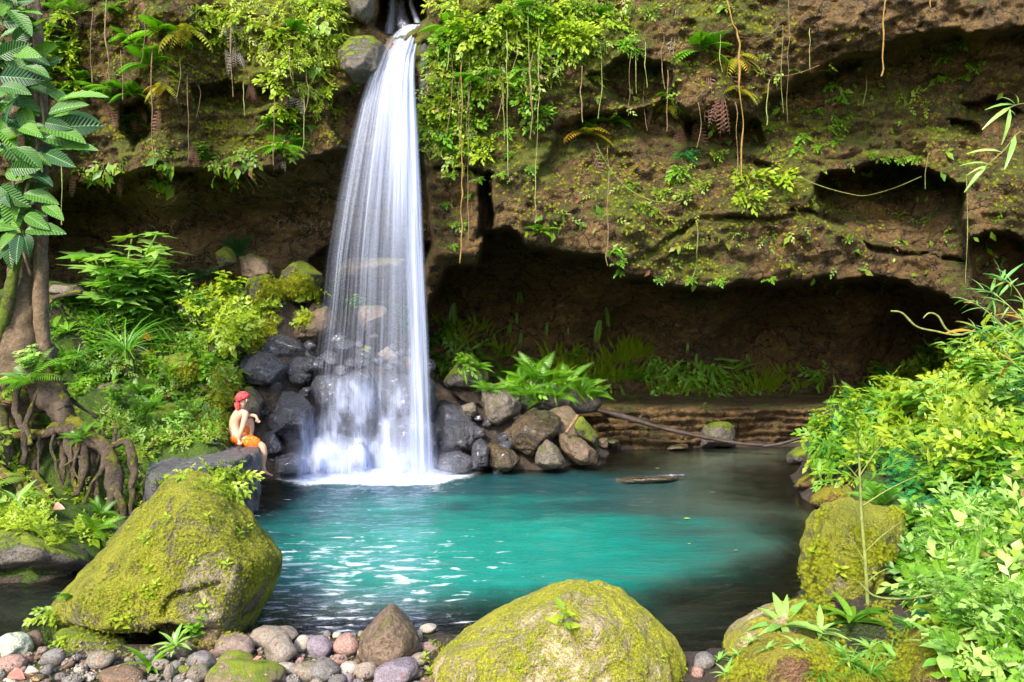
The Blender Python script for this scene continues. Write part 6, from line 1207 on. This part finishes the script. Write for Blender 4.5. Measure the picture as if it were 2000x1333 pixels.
tag(person, 'shirtless person in red headscarf and orange shorts sitting on the dark slab', 'person')
vb = []; eb = []
def add(p_, r, par=None):
    vb.append((p_, r)); i = len(vb) - 1
    if par is not None: eb.append((par, i))
    return i
pel = add(J(463, 851, .02), .125); w1_ = add(J(459, 838, .02), .105, pel); w2_ = add(J(458, 825, .02), .118, w1_); ch = add(J(462, 812, .02), .135, w2_); nb = add(J(469, 801, .02), .065, ch); nk = add(J(472, 794, .03), .05, nb)
hb = add(J(474, 786, .03), .066, nk); hc = add(J(475, 779, .03), .088, hb); ht = add(J(474, 772, .03), .072, hc)
fc = add(J(481, 781, .10), .050, hc); nose = add(J(487, 781, .14), .014, fc)
# near arm, propped on the rock
s1 = add(J(481, 806, -.12), .055, ch); e1 = add(J(474, 834, -.17), .040, s1); f1 = add(J(469, 848, -.17), .036, e1); wr = add(J(465.5, 860, -.16), .024, f1); pm = add(J(467, 864.5, -.18), .026, wr)
for k, (dx, dy) in enumerate([(-2.6, 3.2), (-.4, 4.2), (2.0, 4.0), (4.2, 3.0)]):
    a = add(J(467 + dx * .6, 865 + dy * .35, -.20), .0095, pm); b_ = add(J(467 + dx, 864.5 + dy * .75, -.23), .0085, a); add(J(467 + dx * 1.15, 865 + dy, -.25), .0075, b_)
a = add(J(470, 864, -.17), .011, pm); add(J(473, 866, -.19), .009, a)
# far arm resting on the raised knee
s2 = add(J(459, 804, .15), .055, ch); e2 = add(J(478, 818, .27), .040, s2); f2 = add(J(488, 812, .2), .034, e2); g2 = add(J(497, 812, .12), .027, f2); w3 = add(J(500, 814, .1), .022, g2); p2 = add(J(503.5, 819, .09), .026, w3)
for k, (dx, dy) in enumerate([(-2.0, 5.5), (.4, 6.8), (2.6, 6.6), (4.4, 4.6)]):
    a = add(J(504 + dx * .5, 820 + dy * .4, .07 + .012 * k), .0095, p2); b_ = add(J(504 + dx * .9, 820 + dy * .75, .06 + .014 * k), .0085, a); add(J(503.4 + dx, 820 + dy, .05 + .014 * k), .0075, b_)
a = add(J(499.5, 821, .07), .011, p2); add(J(499, 825, .06), .009, a)
# near leg hangs over the edge
h1 = add(J(468, 857, -.08), .105, pel); t1 = add(J(492, 864, -.08), .080, h1); k1 = add(J(514, 872, -.08), .056, t1); c1_ = add(J(515.5, 888, -.08), .053, k1); c2_ = add(J(514.5, 903, -.08), .038, c1_); an = add(J(514, 917, -.08), .030, c2_)
heel = add(J(512, 924, -.08), .030, an); ft = add(J(520, 925, -.1), .030, an); ball = add(J(527, 928, -.12), .026, ft)
for k in range(5): add(J(531.5 + .6 * (2 - abs(k - 1.5)), 929.5, -.16 + .022 * k), .0105 if k else .014, ball)
# far leg drawn up
h2 = add(J(464, 857, .14), .100, pel); t2 = add(J(478, 838, .18), .078, h2); k2 = add(J(491, 818, .2), .054, t2); c3_ = add(J(490, 838, .2), .050, k2); a2_ = add(J(488, 862, .2), .032, c3_); add(J(498, 868, .16), .028, a2_)
body = skin('body', vb, eb, 'skin', person, 2)
# ears
V_, F_ = ico(2)
o = obj('ear', mesh_np('ear', V_ * np.array([.012, .02, .03]), F_, M['skin']), person, Vector(J(482, 783, -.045)) - Vector(hip))
# shorts: hips, near thigh to the knee, far thigh
vs = [(J(462, 854, .02), .165), (J(470, 857.5, -.08), .135), (J(491, 864, -.08), .112), (J(511, 871.5, -.08), .092), (J(465, 858, .14), .13), (J(477, 841, .18), .105), (J(484, 829, .19), .094), (J(459.5, 844.5, .02), .135)]
skin('shorts', vs, [(0, 1), (1, 2), (2, 3), (0, 4), (4, 5), (5, 6), (0, 7)], 'shorts', person, 2)
# headscarf: cap, knot and tail
V_, F_ = ico(4); cap = V_.copy(); cap *= np.array([.108, .108, .10]); hc_ = np.array(J(474, 777.5, .03)); cz = cap[:, 2]
cap = cap * (1 + .04 * fbm(V_ * 5, 3, 4))[:, None]; lowm = V_[:, 2] < -.25; cap[lowm, 2] = -.025 + .15 * (cap[lowm, 2] + .025); cap[lowm, :2] *= 1.0
tl = np.array([[math.cos(.35), 0, math.sin(.35)], [0, 1, 0], [-math.sin(.35), 0, math.cos(.35)]]); cap = cap @ tl
sc_ = obj('headscarf', mesh_np('headscarf', cap, F_, M['scarf']), person, Vector(hc_) - Vector(hip))
kn = skin('scarf_tail', [(J(464, 785, -.05), .045), (J(463, 791, -.07), .050), (J(464, 798, -.08), .036), (J(466, 803, -.09), .014)], [(0, 1), (1, 2), (2, 3)], 'scarf', person, 2)
